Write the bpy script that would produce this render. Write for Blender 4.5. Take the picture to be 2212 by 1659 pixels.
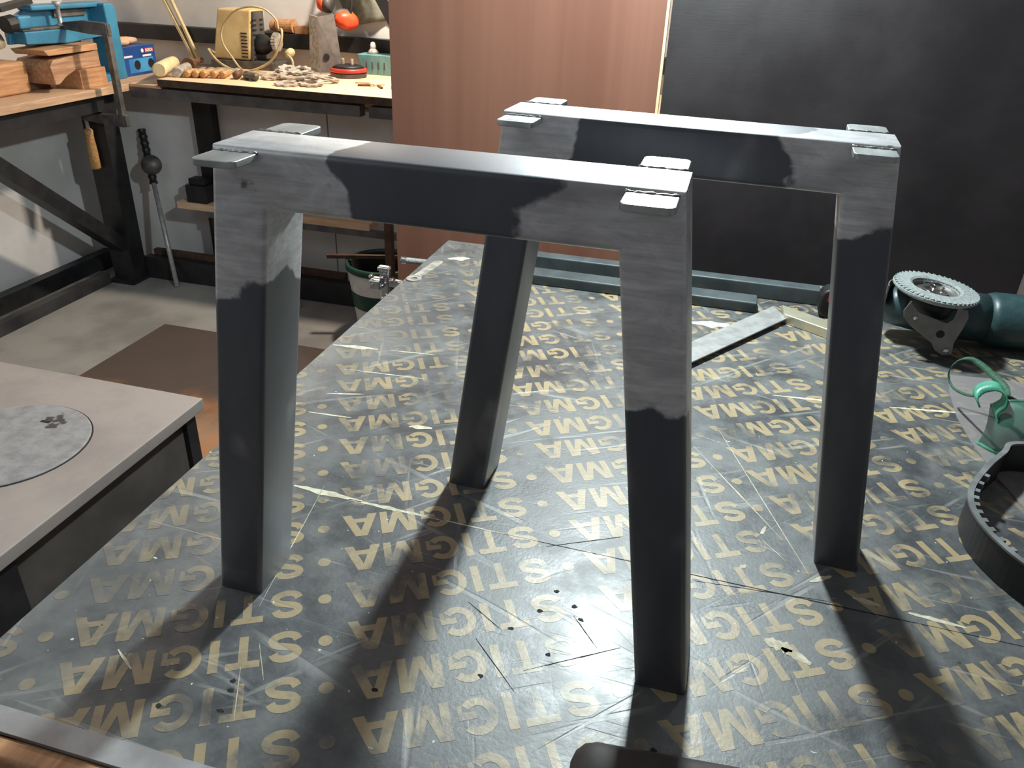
import bpy, bmesh, math, random
from mathutils import Vector, Matrix
random.seed(7)
for o in list(bpy.data.objects): bpy.data.objects.remove(o)
S = bpy.context.scene
COL = S.collection
Z0 = 0.88            # height of the table top above the floor; lengths below are metres, z counted from the table top

# ------------------------------------------------------------------ camera, world, lights, exposure
cd = bpy.data.cameras.new('camera'); cam = bpy.data.objects.new('camera', cd); COL.objects.link(cam)
cr, cu, cf = Vector((0.963825, 0.26433, 0.034214)), Vector((-0.154571, 0.449749, 0.879678)), Vector((-0.217138, 0.853145, -0.474337))
m = Matrix((cr, cu, -cf)).transposed().to_4x4(); m.translation = Vector((0.184054, -0.518493, 0.541758 + Z0))
cam.matrix_world = m
cd.sensor_width = 36; cd.lens = 1711.594 / 2212 * 36; cd.clip_start = 0.01
S.camera = cam
W = bpy.data.worlds.new('world'); S.world = W; W.use_nodes = True
W.node_tree.nodes['Background'].inputs[0].default_value = (0.95, 0.97, 1.0, 1)
W.node_tree.nodes['Background'].inputs[1].default_value = 0.16

def point_light(name, loc, power, color, radius):
    l = bpy.data.lights.new(name, 'POINT'); l.energy = power; l.color = color; l.shadow_soft_size = radius
    o = bpy.data.objects.new(name, l); o.location = (loc[0], loc[1], loc[2] + Z0); COL.objects.link(o); return o
point_light('work_lamp_light', (0.06, 0.85, 0.90), 82, (0.86, 0.985, 1.0), 0.035)      # cool LED lamp above the far end of the table
point_light('bench_bulb_light', (-1.08, 2.85, 1.10), 135, (1.0, 0.86, 0.70), 0.06)       # warm bulb above the back bench
al = bpy.data.lights.new('fill_panel_light', 'AREA'); al.shape = 'RECTANGLE'; al.size = 1.1; al.size_y = 1.1; al.energy = 7; al.color = (0.88, 0.95, 1.0)
ao = bpy.data.objects.new('fill_panel_light', al); ao.location = (-1.45, -0.25, 1.5 + Z0); COL.objects.link(ao)      # cool fill light added over the floor left of the table
S.view_settings.view_transform = 'Standard'; S.view_settings.look = 'None'; S.view_settings.gamma = 1
S.view_settings.exposure = 0.0; S.view_settings.use_curve_mapping = False

# ------------------------------------------------------------------ helpers
ORG = {}
def finish(name, bm, mat, parent, bevel, seg, smooth, local, origin, recalc=True):
    if recalc: bmesh.ops.recalc_face_normals(bm, faces=bm.faces)
    me = bpy.data.meshes.new(name)
    if parent is None:
        if origin is None and not local:
            xs = [v.co for v in bm.verts]
            origin = Vector(((min(v.x for v in xs)+max(v.x for v in xs))/2, (min(v.y for v in xs)+max(v.y for v in xs))/2, min(v.z for v in xs)))
        origin = Vector(origin) if origin is not None else Vector((0, 0, 0))
    else:
        origin = ORG[parent.name]
    if not local:
        for v in bm.verts: v.co -= origin
    bm.to_mesh(me); bm.free()
    if smooth:
        for p in me.polygons: p.use_smooth = True
    me.materials.append(mat)
    o = bpy.data.objects.new(name, me); COL.objects.link(o)
    if parent is None: o.location = origin + Vector((0, 0, Z0))
    else: o.parent = parent
    ORG[o.name] = origin
    if bevel:
        b = o.modifiers.new('bevel', 'BEVEL'); b.width = bevel; b.segments = seg; b.limit_method = 'ANGLE'; b.angle_limit = math.radians(40)
        for p in me.polygons: p.use_smooth = True
        wn = o.modifiers.new('wn', 'WEIGHTED_NORMAL'); wn.keep_sharp = True
    return o
def ob(name, bm, mat, parent=None, bevel=0, seg=2, smooth=False, local=False, origin=None, label=None, cat=None, group=None, kind=None):
    o = finish(name, bm, mat, parent, bevel, seg, smooth, local, origin)
    return tag(o, label, cat, group, kind)
def tag(o, label=None, cat=None, group=None, kind=None):
    if label: o['label'] = label
    if cat: o['category'] = cat
    if group: o['group'] = group
    if kind: o['kind'] = kind
    return o
def thing(name, label, cat, loc, rotz=0, group=None):
    o = bpy.data.objects.new(name, None); COL.objects.link(o); o.empty_display_size = 0.05
    o.location = (loc[0], loc[1], loc[2] + Z0); o.rotation_euler = (0, 0, rotz); ORG[o.name] = Vector(loc)
    return tag(o, label, cat, group)
def struct(name, bm, mat, parent=None, **k):
    o = ob(name, bm, mat, parent, **k)
    if parent is None: o['kind'] = 'structure'
    return o
def new(): return bmesh.new()
def box(x0, x1, y0, y1, z0, z1, bm=None, M=None):
    bm = bm or new()
    vs = [bm.verts.new((x, y, z)) for x in (x0, x1) for y in (y0, y1) for z in (z0, z1)]
    for f in ((0,1,3,2),(4,6,7,5),(0,4,5,1),(2,3,7,6),(0,2,6,4),(1,5,7,3)): bm.faces.new([vs[i] for i in f])
    if M is not None:
        for v in vs: v.co = M @ v.co
    return bm
def frame_to(a, b, up=(0, 0, 1)):
    a, b = Vector(a), Vector(b); z = (b-a).normalized(); up = Vector(up)
    if abs(z.dot(up)) > 0.98: up = Vector((1, 0, 0))
    x = up.cross(z).normalized(); y = z.cross(x)
    m = Matrix((x, y, z)).transposed().to_4x4(); m.translation = a; return m
def bar(a, b, w, h, bm=None, up=(0, 0, 1)):            # square bar between two points; w sideways, h along up
    L = (Vector(b)-Vector(a)).length
    return box(-w/2, w/2, -h/2, h/2, 0, L, bm, frame_to(a, b, up))
def cyl(a, b, r, r2=None, n=16, bm=None, caps=True):
    return lathe_on(frame_to(a, b), [(r, 0), (r if r2 is None else r2, (Vector(b)-Vector(a)).length)], n, bm, caps)
def lathe_on(M, prof, n=24, bm=None, caps=True):       # prof: (radius, height) along local z of M
    bm = bm or new(); rings = []
    for r, h in prof:
        rings.append([bm.verts.new(M @ Vector((r*math.cos(2*math.pi*i/n), r*math.sin(2*math.pi*i/n), h))) for i in range(n)])
    for a, b in zip(rings, rings[1:]):
        for i in range(n): bm.faces.new((a[i], a[(i+1) % n], b[(i+1) % n], b[i]))
    if caps:
        bm.faces.new(rings[0][::-1]); bm.faces.new(rings[-1])
    return bm
def lathe(c, prof, n=24, bm=None, caps=True): return lathe_on(Matrix.Translation(c), prof, n, bm, caps)
def prism(pts, vec, bm=None, M=None):                   # polygon (3D points) extruded along vec
    bm = bm or new(); vec = Vector(vec)
    a = [bm.verts.new(Vector(p)) for p in pts]; b = [bm.verts.new(Vector(p)+vec) for p in pts]
    n = len(pts); bm.faces.new(a[::-1]); bm.faces.new(b)
    for i in range(n): bm.faces.new((a[i], a[(i+1) % n], b[(i+1) % n], b[i]))
    if M is not None:
        for v in a+b: v.co = M @ v.co
    return bm
def spline(pts, n=8):
    P = [Vector(p) for p in pts]; P = [P[0]*2-P[1]] + P + [P[-1]*2-P[-2]]; out = []
    for i in range(1, len(P)-2):
        for k in range(n):
            t = k/n; a, b, c, d = P[i-1], P[i], P[i+1], P[i+2]
            out.append(0.5*((2*b)+(c-a)*t+(2*a-5*b+4*c-d)*t*t+(3*b-a-3*c+d)*t**3))
    out.append(P[-2]); return out
def tube(pts, r, n=8, bm=None):
    bm = bm or new(); rings = []; N = len(pts); ref = Vector((0.3, 0.2, 0.93))
    for i, p in enumerate(pts):
        d = (Vector(pts[min(i+1, N-1)])-Vector(pts[max(i-1, 0)])).normalized()
        x = ref.cross(d).normalized(); y = d.cross(x); rr = r[i] if isinstance(r, (list, tuple)) else r
        rings.append([bm.verts.new(Vector(p)+rr*(x*math.cos(2*math.pi*k/n)+y*math.sin(2*math.pi*k/n))) for k in range(n)])
    for a, b in zip(rings, rings[1:]):
        for k in range(n): bm.faces.new((a[k], a[(k+1) % n], b[(k+1) % n], b[k]))
    bm.faces.new(rings[0][::-1]); bm.faces.new(rings[-1]); return bm
def ribbon(pts, half, thick, bm=None):                  # upright strip following pts: half = half height, thick = thickness
    bm = bm or new(); rings = []; N = len(pts)
    for i, p in enumerate(pts):
        p = Vector(p); d = Vector(pts[min(i+1, N-1)])-Vector(pts[max(i-1, 0)]); d.z = 0; d.normalize(); s = Vector((-d.y, d.x, 0))*thick/2
        h = Vector((0, 0, half[i] if isinstance(half, (list, tuple)) else half))
        rings.append([bm.verts.new(q) for q in (p-s-h, p+s-h, p+s+h, p-s+h)])
    for a, b in zip(rings, rings[1:]):
        for k in range(4): bm.faces.new((a[k], a[(k+1) % 4], b[(k+1) % 4], b[k]))
    bm.faces.new(rings[0][::-1]); bm.faces.new(rings[-1]); return bm
def rrect(w, h, r, n=4):                                # rounded rectangle outline centred on 0
    out = []
    for cx, cy, a0 in ((w/2-r, h/2-r, 0), (-w/2+r, h/2-r, 90), (-w/2+r, -h/2+r, 180), (w/2-r, -h/2+r, 270)):
        for k in range(n+1):
            a = math.radians(a0+90*k/n); out.append((cx+r*math.cos(a), cy+r*math.sin(a)))
    return out
def text_mesh(body, size, bold=0.0):
    c = bpy.data.curves.new('t', 'FONT'); c.body = body; c.size = size; c.offset = bold; c.resolution_u = 3
    o = bpy.data.objects.new('t', c); COL.objects.link(o)
    dg = bpy.context.evaluated_depsgraph_get(); me = bpy.data.meshes.new_from_object(o.evaluated_get(dg))
    bpy.data.objects.remove(o); bpy.data.curves.remove(c); return me

# ------------------------------------------------------------------ materials
class NT:
    def __init__(s, name):
        s.m = bpy.data.materials.new(name); s.m.use_nodes = True; s.t = s.m.node_tree; s.b = s.t.nodes['Principled BSDF']
        s.tc = s.t.nodes.new('ShaderNodeTexCoord').outputs['Object']
    def n(s, typ, **k):
        x = s.t.nodes.new(typ)
        for a, v in k.items(): setattr(x, a, v)
        return x
    def set(s, sock, v):
        if hasattr(v, 'links') or isinstance(v, bpy.types.NodeSocket): s.t.links.new(v, sock)
        elif isinstance(v, (tuple, list)) and len(v) == 3 and sock.type == 'RGBA': sock.default_value = (*v, 1)
        else: sock.default_value = v
    def map(s, scale=(1, 1, 1), rot=(0, 0, 0), loc=(0, 0, 0), v=None):
        x = s.n('ShaderNodeMapping'); s.set(x.inputs['Vector'], v or s.tc)
        x.inputs['Scale'].default_value = scale; x.inputs['Rotation'].default_value = rot; x.inputs['Location'].default_value = loc; return x.outputs[0]
    def noise(s, scale, detail=4, rough=0.5, v=None, dist=0.0):
        x = s.n('ShaderNodeTexNoise'); s.set(x.inputs['Vector'], v or s.tc); x.inputs['Scale'].default_value = scale
        x.inputs['Detail'].default_value = detail; x.inputs['Roughness'].default_value = rough; x.inputs['Distortion'].default_value = dist; return x.outputs['Fac']
    def math(s, op, a, b=0.0, c=0.0):
        x = s.n('ShaderNodeMath', operation=op); s.set(x.inputs[0], a); s.set(x.inputs[1], b); s.set(x.inputs[2], c); return x.outputs[0]
    def ramp(s, v, lo, hi, a=0.0, b=1.0):
        x = s.n('ShaderNodeMapRange', interpolation_type='SMOOTHSTEP'); s.set(x.inputs[0], v)
        for i, q in enumerate((lo, hi, a, b)): x.inputs[i+1].default_value = q
        return x.outputs[0]
    def mix(s, f, a, b):
        x = s.n('ShaderNodeMix', data_type='RGBA'); s.set(x.inputs[0], f); s.set(x.inputs[6], a); s.set(x.inputs[7], b); return x.outputs[2]
    def xyz(s, v=None):
        x = s.n('ShaderNodeSeparateXYZ'); s.set(x.inputs[0], v or s.tc); return x.outputs
    def bump(s, h, strength=0.3, dist=0.001):
        x = s.n('ShaderNodeBump'); x.inputs['Strength'].default_value = strength; x.inputs['Distance'].default_value = dist
        s.set(x.inputs['Height'], h); s.t.links.new(x.outputs[0], s.b.inputs['Normal'])
    def out(s, col=None, rough=None, metal=None, **k):
        if col is not None: s.set(s.b.inputs['Base Color'], col)
        if rough is not None: s.set(s.b.inputs['Roughness'], rough)
        if metal is not None: s.set(s.b.inputs['Metallic'], metal)
        for a, v in k.items(): s.set(s.b.inputs[a.replace('_', ' ')], v)
        return s.m
def srgb(r, g, b):
    f = lambda c: (c/255/12.92) if c/255 <= 0.04045 else ((c/255+0.055)/1.055)**2.4
    return (f(r), f(g), f(b))
def plain(name, c1, c2=None, rough=0.5, metal=0.0, scale=30, bump=0.0, stretch=(1, 1, 1), detail=4, **k):
    t = NT(name); c2 = c2 or tuple(x*0.75 for x in c1)
    nz = t.noise(scale, detail, 0.55, t.map(stretch))
    if bump: t.bump(nz, bump, 0.002)
    return t.out(t.mix(t.ramp(nz, 0.35, 0.65), c1, c2), rough, metal, **k)
def wood(name, c1, c2, axis='x', scale=1.0, rough=0.6, **k):
    t = NT(name); st = {'x': (1, 12, 12), 'y': (12, 1, 12), 'z': (12, 12, 1)}[axis]
    nz = t.noise(6*scale, 6, 0.6, t.map(st), 0.6); n2 = t.noise(90*scale, 3, 0.5, t.map(tuple(x/12 if x == 1 else x/6 for x in st)))
    c = t.mix(t.ramp(nz, 0.3, 0.7), c1, c2); c = t.mix(t.math('MULTIPLY', t.ramp(n2, 0.5, 0.8), 0.35), c, tuple(x*0.5 for x in c2))
    t.bump(nz, 0.15, 0.001); return t.out(c, rough, **k)

M = {}
def table_mat(name, letter):
    t = NT(name)
    big = t.noise(5, 5, 0.6); mid = t.noise(22, 6, 0.65); fine = t.noise(240, 3, 0.6)
    base = t.mix(t.ramp(mid, 0.35, 0.7), (0.038, 0.041, 0.045), (0.070, 0.073, 0.077))
    haze = t.ramp(t.math('ADD', big, t.math('MULTIPLY', mid, 0.6)), 0.62, 0.98)
    base = t.mix(t.math('MULTIPLY', haze, 0.45), base, (0.20, 0.205, 0.195))  # grey haze of wear, with the film's broad sheen put into the colour
    scr = None                                            # rubbed scratches in a few directions
    for i, (ang, sc) in enumerate(((0.35, 70), (-0.5, 90), (1.25, 60), (2.3, 80), (0.05, 110))):
        v = t.map((1, 1, 1), (0, 0, ang)); v2 = t.map((0.05, 1, 1), (0, 0, 0), (i*3.1, i*1.7, 0), v)
        s1 = t.ramp(t.noise(sc, 2, 0.5, v2), 0.63, 0.72)
        gate = t.ramp(t.noise(9, 2, 0.5, t.map(loc=(i*5.0, 0, 0))), 0.45, 0.6)
        s1 = t.math('MULTIPLY', s1, gate); scr = s1 if scr is None else t.math('MAXIMUM', scr, s1)
    base = t.mix(t.math('MULTIPLY', scr, 0.34), base, (0.42, 0.43, 0.40))
    Xw, Yw, _ = t.xyz()                                   # rubbed-off film: along the left edge, in the far left corner and in patches
    rub = t.math('ADD', t.math('MULTIPLY', t.math('SUBTRACT', t.noise(3.2, 4, 0.6, t.map(loc=(2, 6, 0))), 0.5), 2.4), t.math('MULTIPLY', t.math('SUBTRACT', t.noise(16, 4, 0.7, t.map((0.5, 1.6, 1), (0, 0, 0.2))), 0.5), 1.6))
    rub = t.math('ADD', rub, t.math('ADD', t.math('MULTIPLY', t.math('SUBTRACT', -0.45, Xw), 2.4), t.math('MULTIPLY', t.math('MAXIMUM', t.math('SUBTRACT', Yw, 0.22), 0.0), 0.8)))
    rub = t.ramp(rub, -0.15, 0.75)
    base = t.mix(t.math('MULTIPLY', rub, 0.30), base, (0.20, 0.205, 0.20))
    if letter:
        wear = t.ramp(t.math('ADD', t.math('MULTIPLY', t.noise(13, 3, 0.6, t.map(loc=(3.3, 1.2, 0))), 0.75), t.math('MULTIPLY', t.noise(70, 4, 0.7), 0.25)), 0.38, 0.54)
        wear = t.math('MULTIPLY', wear, t.math('MULTIPLY_ADD', rub, -0.75, 1.0))
        y = t.mix(t.noise(60, 3, 0.6), (0.33, 0.235, 0.115), (0.42, 0.33, 0.18))
        y = t.mix(t.math('MULTIPLY', scr, 0.25), y, (0.5, 0.5, 0.45))
        base = t.mix(t.math('ADD', t.math('MULTIPLY', wear, 0.78), 0.10), base, y)
    pits = t.ramp(t.noise(130, 2, 0.5, t.map(loc=(7, 2, 0))), 0.24, 0.20)
    base = t.mix(t.math('MULTIPLY', pits, 0.8), base, (0.012, 0.010, 0.010))
    specks = t.ramp(t.noise(170, 1, 0.5, t.map(loc=(1, 9, 0))), 0.79, 0.81)
    base = t.mix(t.math('MULTIPLY', specks, 0.8), base, (0.7, 0.7, 0.66))
    t.bump(t.math('ADD', t.math('MULTIPLY', fine, 0.35), t.math('ADD', t.math('MULTIPLY', mid, 0.6), t.math('MULTIPLY', scr, -0.5))), 0.5, 0.0012)
    rough = t.ramp(mid, 0.3, 0.7, 0.40, 0.54)
    return t.out(base, rough, Specular_IOR_Level=0.9, Coat_Weight=0.07, Coat_Roughness=0.17)
M['table'] = table_mat('film_faced_plywood', False)
M['letter'] = table_mat('yellow_printing_on_film', True)

def steel_mat(name, off, H, a, r_leg, r_beam):
    # hot-rolled steel with dark mill scale, ground bright around the welded corners
    t = NT(name); X, Y, Z = t.xyz()
    ax = t.math('SUBTRACT', a, t.math('ABSOLUTE', X)); az = t.math('SUBTRACT', H, Z)
    side = t.math('GREATER_THAN', X, 0.0)
    rb = t.math('MULTIPLY_ADD', side, r_beam[1]-r_beam[0], r_beam[0]); rl = t.math('MULTIPLY_ADD', side, r_leg[1]-r_leg[0], r_leg[0])
    d = t.math('MAXIMUM', t.math('DIVIDE', ax, rb), t.math('DIVIDE', az, rl))
    nz = t.noise(11, 2, 0.45, t.map(loc=(off, off*2, 0))); n2 = t.noise(45, 3, 0.6, t.map(loc=(off, 0, 3)))
    d = t.math('ADD', d, t.math('ADD', t.math('MULTIPLY', t.math('SUBTRACT', nz, 0.5), 1.5), t.math('MULTIPLY', t.math('SUBTRACT', n2, 0.5), 0.25)))
    g = t.ramp(d, 1.03, 0.97)
    blot = t.ramp(t.noise(7, 2, 0.5, t.map((1.6, 1.6, 1.0), loc=(off*3, 5, 2))), 0.66, 0.76)     # bare spots along the legs
    g = t.math('MAXIMUM', g, t.math('MULTIPLY', blot, 0.35))
    streak = t.math('ADD', t.math('MULTIPLY', t.noise(30, 5, 0.65, t.map((0.9, 1.0, 1.8), (0, 0.75, 0)), 1.2), 0.6), t.math('MULTIPLY', t.noise(120, 3, 0.6, t.map((0.15, 1.0, 2.5), (0, -0.5, 0))), 0.4))
    ground = t.mix(t.ramp(streak, 0.32, 0.72), (0.42, 0.415, 0.43), (0.74, 0.735, 0.745))
    ground = t.mix(t.math('MULTIPLY', t.ramp(nz, 0.50, 0.68), 0.55), ground, (0.16, 0.15, 0.165)); ground = t.mix(t.ramp(n2, 0.68, 0.76), ground, (0.14, 0.11, 0.09))
    scale = t.mix(t.ramp(t.noise(18, 4, 0.6, t.map((1, 1, 0.4))), 0.35, 0.7), (0.042, 0.048, 0.066), (0.070, 0.077, 0.096))
    fine = t.noise(160, 3, 0.6, t.map((1.0, 1.0, 0.15)))
    t.bump(t.math('ADD', t.math('MULTIPLY', g, -0.7), t.math('ADD', t.math('MULTIPLY', fine, 0.25), t.math('MULTIPLY', t.math('MULTIPLY', streak, g), 0.5))), 0.45, 0.0008)
    return t.out(t.mix(g, scale, ground), t.math('MULTIPLY_ADD', g, -0.05, 0.43), t.math('MULTIPLY_ADD', g, -0.20, 0.45), Specular_IOR_Level=0.9, Coat_Weight=0.7, Coat_Roughness=0.42, Coat_IOR=1.7)
M['steelA'] = steel_mat('ground_mill_scale_steel_near', 1.3, 0.42, 0.163, (0.115, 0.15), (0.085, 0.10))
M['steelB'] = steel_mat('ground_mill_scale_steel_far', 4.9, 0.42, 0.164, (0.13, 0.075), (0.055, 0.085))
M['tab'] = plain('ground_steel_plate', (0.55, 0.56, 0.55), (0.34, 0.36, 0.36), 0.38, 0.65, 40, 0.3, (1, 0.3, 1))
M['weld'] = plain('weld_bead', (0.5, 0.49, 0.48), (0.22, 0.21, 0.2), 0.4, 0.8, 160, 0.8)
M['teal_bar'] = plain('painted_grey_steel', (0.085, 0.105, 0.11), (0.06, 0.075, 0.08), 0.45, 0.2, 25)
M['brown_board'] = None
M['wall'] = plain('white_painted_plaster', srgb(222, 221, 220), srgb(205, 204, 203), 0.85, 0, 3, 0.1, detail=6)
M['floor'] = plain('dusty_concrete', (0.30, 0.285, 0.265), (0.20, 0.19, 0.18), 0.85, 0, 3.5, 0.2, detail=8)
M['black'] = plain('black_painted_steel', (0.012, 0.012, 0.014), (0.02, 0.02, 0.022), 0.5, 0, 20)
M['dark_tube'] = plain('scuffed_dark_steel_tube', (0.09, 0.088, 0.095), (0.15, 0.145, 0.14), 0.5, 0.3, 14, 0.1)
M['bench_ply'] = wood('bench_plywood', srgb(232, 202, 168), srgb(214, 178, 142), 'x', 1.0, 0.65)
M['bench_ply_y'] = wood('bench_plywood_side', srgb(205, 172, 142), srgb(176, 142, 112), 'y', 1.0, 0.7)
M['edge_dark'] = plain('dark_board_edge', (0.09, 0.055, 0.035), (0.05, 0.03, 0.02), 0.7)
M['pine'] = wood('pine', srgb(196, 150, 108), srgb(166, 118, 80), 'y', 1.2)
M['pine2'] = wood('aged_pine', srgb(190, 150, 118), srgb(150, 108, 78), 'y', 1.0)
M['pale_wood'] = wood('pale_wood', srgb(228, 212, 168), srgb(205, 184, 138), 'z', 1.0)
M['handle_wood'] = wood('handle_wood', srgb(204, 160, 104), srgb(164, 118, 70), 'y', 2.0, 0.45)
M['dark_wood'] = wood('dark_wood', srgb(120, 84, 58), srgb(84, 56, 38), 'y', 2.0, 0.6)
M['blue'] = plain('blue_enamel', (0.045, 0.23, 0.38), (0.035, 0.17, 0.29), 0.35, 0, 8)
M['grey_iron'] = plain('grey_iron', (0.16, 0.15, 0.14), (0.09, 0.085, 0.08), 0.5, 0.5, 30, 0.2)
M['steel'] = plain('bare_steel', (0.45, 0.45, 0.44), (0.33, 0.33, 0.32), 0.4, 0.35, 50)
M['pale_steel'] = plain('dusty_steel', (0.60, 0.55, 0.48), (0.34, 0.31, 0.27), 0.42, 0.3, 60, 0.3)
M['chrome'] = plain('chrome', (0.75, 0.74, 0.73), (0.55, 0.54, 0.53), 0.18, 1.0, 60)
M['cream'] = plain('cream_plastic', srgb(214, 192, 142), srgb(190, 164, 112), 0.5, 0, 9)
M['grey_plastic'] = plain('grey_plastic', (0.10, 0.095, 0.09), (0.065, 0.06, 0.055), 0.55, 0, 20)
M['void'] = plain('dark_gap', (0.006, 0.006, 0.006), (0.01, 0.01, 0.01), 0.8)
M['cable'] = plain('cream_cable', srgb(196, 180, 140), srgb(176, 158, 118), 0.5)
M['red'] = plain('red_plastic', (0.55, 0.045, 0.03), (0.42, 0.03, 0.02), 0.4)
M['orange'] = plain('orange_plastic', (0.80, 0.10, 0.03), (0.70, 0.07, 0.02), 0.4)
M['teal'] = plain('pale_teal_plastic', (0.16, 0.36, 0.38), (0.13, 0.30, 0.32), 0.4)
M['white'] = plain('white_plastic', (0.72, 0.70, 0.66), (0.62, 0.60, 0.56), 0.4)
M['green'] = plain('dark_green_plastic', (0.008, 0.07, 0.045), (0.006, 0.05, 0.035), 0.45)
M['rust'] = plain('rusty_steel', (0.10, 0.055, 0.035), (0.06, 0.035, 0.025), 0.75, 0.2, 25, 0.3)
M['cloth'] = plain('grey_green_cloth', (0.26, 0.27, 0.22), (0.20, 0.21, 0.17), 0.9, 0, 40, 0.3)
M['rubber'] = plain('black_rubber', (0.011, 0.011, 0.012), (0.008, 0.008, 0.009), 0.5, 0, 40)
M['chip'] = plain('pale_splintered_wood', (0.66, 0.62, 0.48), (0.48, 0.43, 0.31), 0.8, 0, 120, 0.5)
M['print_white'] = plain('white_print', (0.75, 0.76, 0.76), (0.7, 0.7, 0.7), 0.5)
M['cardboard_blue'] = plain('blue_printed_card', (0.010, 0.045, 0.19), (0.015, 0.07, 0.26), 0.35, 0, 6)
M['light_blue'] = plain('light_blue_print', (0.06, 0.30, 0.58), (0.03, 0.17, 0.42), 0.4, 0, 8)
t = NT('brown_laminate'); st = t.noise(2.2, 5, 0.6, t.map((4, 1, 0.10))); gr = t.noise(55, 3, 0.6, t.map((2.0, 1, 0.06)))
c = t.mix(t.ramp(st, 0.3, 0.7), srgb(130, 90, 73), srgb(116, 77, 61)); c = t.mix(t.math('MULTIPLY', t.ramp(gr, 0.5, 0.7), 0.15), c, srgb(118, 74, 56))
M['brown_board'] = t.out(c, 0.42)
t = NT('dark_film_board'); nz = t.noise(3.5, 6, 0.6); gr = t.noise(80, 3, 0.6, t.map((0.3, 1, 4)))
t.bump(gr, 0.12, 0.001)
M['dark_board'] = t.out(t.mix(t.ramp(nz, 0.35, 0.7), (0.013, 0.010, 0.0112), (0.022, 0.0165, 0.018)), t.ramp(nz, 0.3, 0.7, 0.40, 0.52), Specular_IOR_Level=0.6)
t = NT('brown_orange_sheet'); X, Y, Z = t.xyz(); nz = t.noise(4, 6, 0.65)
f = t.ramp(t.math('ADD', Y, t.math('MULTIPLY', t.math('SUBTRACT', nz, 0.5), 0.5)), 0.12, -0.15)  # sheet colour turns from brown to orange towards its near end
M['floor_sheet'] = t.out(t.mix(f, t.mix(nz, (0.055, 0.038, 0.030), (0.095, 0.065, 0.05)), t.mix(t.ramp(nz, 0.4, 0.6), (0.42, 0.16, 0.05), (0.34, 0.20, 0.12))), 0.8)
t = NT('stove_plate'); nz = t.noise(5, 6, 0.65); n2 = t.noise(60, 4, 0.6)
t.bump(n2, 0.3, 0.001)
M['stove'] = t.out(t.mix(t.ramp(nz, 0.35, 0.7), (0.36, 0.31, 0.285), (0.28, 0.24, 0.225)), 0.6, 0.1)
t = NT('stove_lid'); nz = t.noise(30, 5, 0.65); n3 = t.noise(13, 3, 0.6)
t.bump(nz, 0.6, 0.003)
M['stove_lid'] = t.out(t.mix(t.ramp(n3, 0.66, 0.7), t.mix(t.ramp(nz, 0.35, 0.7), (0.32, 0.315, 0.32), (0.22, 0.215, 0.22)), (0.06, 0.05, 0.05)), 0.6, 0.1)
M['stove_side'] = plain('stove_side_sheet', (0.115, 0.10, 0.09), (0.07, 0.06, 0.055), 0.6, 0.2, 6, 0.2, detail=7)

# ------------------------------------------------------------------ the room
ZF = -Z0
struct('floor', box(-3.6, 3.0, -2.2, 3.6, ZF-0.05, ZF), M['floor'])
struct('wall_left', box(-3.4, -3.3, -2.2, 3.6, ZF, 1.6), M['wall'])
struct('wall_back', box(-3.3, 3.0, 3.3, 3.4, ZF, 1.6), M['wall'])
# low panelled fronts that close the space under the benches
lw = struct('wall_back_low', box(-3.3, 0.5, 2.77, 2.83, ZF, -0.06), M['wall'])
for x0, x1 in ((-2.745, -1.533), (-1.527, -0.6), (-0.594, 0.4)):
    ob('panel', box(x0, x1, 2.75, 2.769, ZF+0.01, -0.065), M['wall'], lw)
ll = struct('wall_left_low', box(-2.83, -2.77, -0.5, 2.77, ZF, -0.04), M['wall'])
for y0, y1 in ((0.2, 1.2), (1.206, 2.75)):
    ob('panel', box(-2.769, -2.75, y0, y1, ZF+0.01, -0.045), M['wall'], ll)
struct('trim_1', box(-3.29, 0.4, 3.24, 3.30, 0.108, 0.176), M['black'], bevel=0.004)

# ------------------------------------------------------------------ the table with the printed film-faced top
TX0, TX1, TY0, TY1 = -0.366, 1.05, -0.202, 1.04
tb = thing('work_table', 'work table topped with scratched film-faced plywood printed with yellow STIGMA lettering', 'table', (0.3, 0.4, ZF))
top = ob('table_top', box(TX0, TX1, TY0, TY1, -0.021, 0.0), M['table'], tb)
# heavy sans capitals drawn in a cell of height 1; every letter is a list of polygons
def arc(cx, cy, rx, ry, a0, a1, w, n=10):
    out = []
    for k in range(n):
        t0, t1 = math.radians(a0+(a1-a0)*k/n), math.radians(a0+(a1-a0)*(k+1)/n)
        q = lambda t_, e: (cx+(rx+e)*math.cos(t_), cy+(ry+e)*math.sin(t_))
        out.append([q(t0, -w/2), q(t0, w/2), q(t1, w/2), q(t1, -w/2)])
    return out
def letter_S():
    w = 0.22; P = [(0.70, 0.70), (0.62, 0.83), (0.42, 0.89), (0.20, 0.83), (0.12, 0.71), (0.20, 0.58), (0.42, 0.505), (0.64, 0.43), (0.72, 0.29), (0.63, 0.17), (0.41, 0.11), (0.19, 0.17), (0.10, 0.31)]
    sp = spline([(x, y, 0) for x, y in P], 3); L, Rr = [], []
    for k, p in enumerate(sp):
        d = sp[min(k+1, len(sp)-1)]-sp[max(k-1, 0)]; d.normalize(); nn = Vector((-d.y, d.x, 0))*w/2; L.append(p+nn); Rr.append(p-nn)
    return [[(L[k].x, L[k].y), (Rr[k].x, Rr[k].y), (Rr[k+1].x, Rr[k+1].y), (L[k+1].x, L[k+1].y)] for k in range(len(sp)-1)], 0.84
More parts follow.
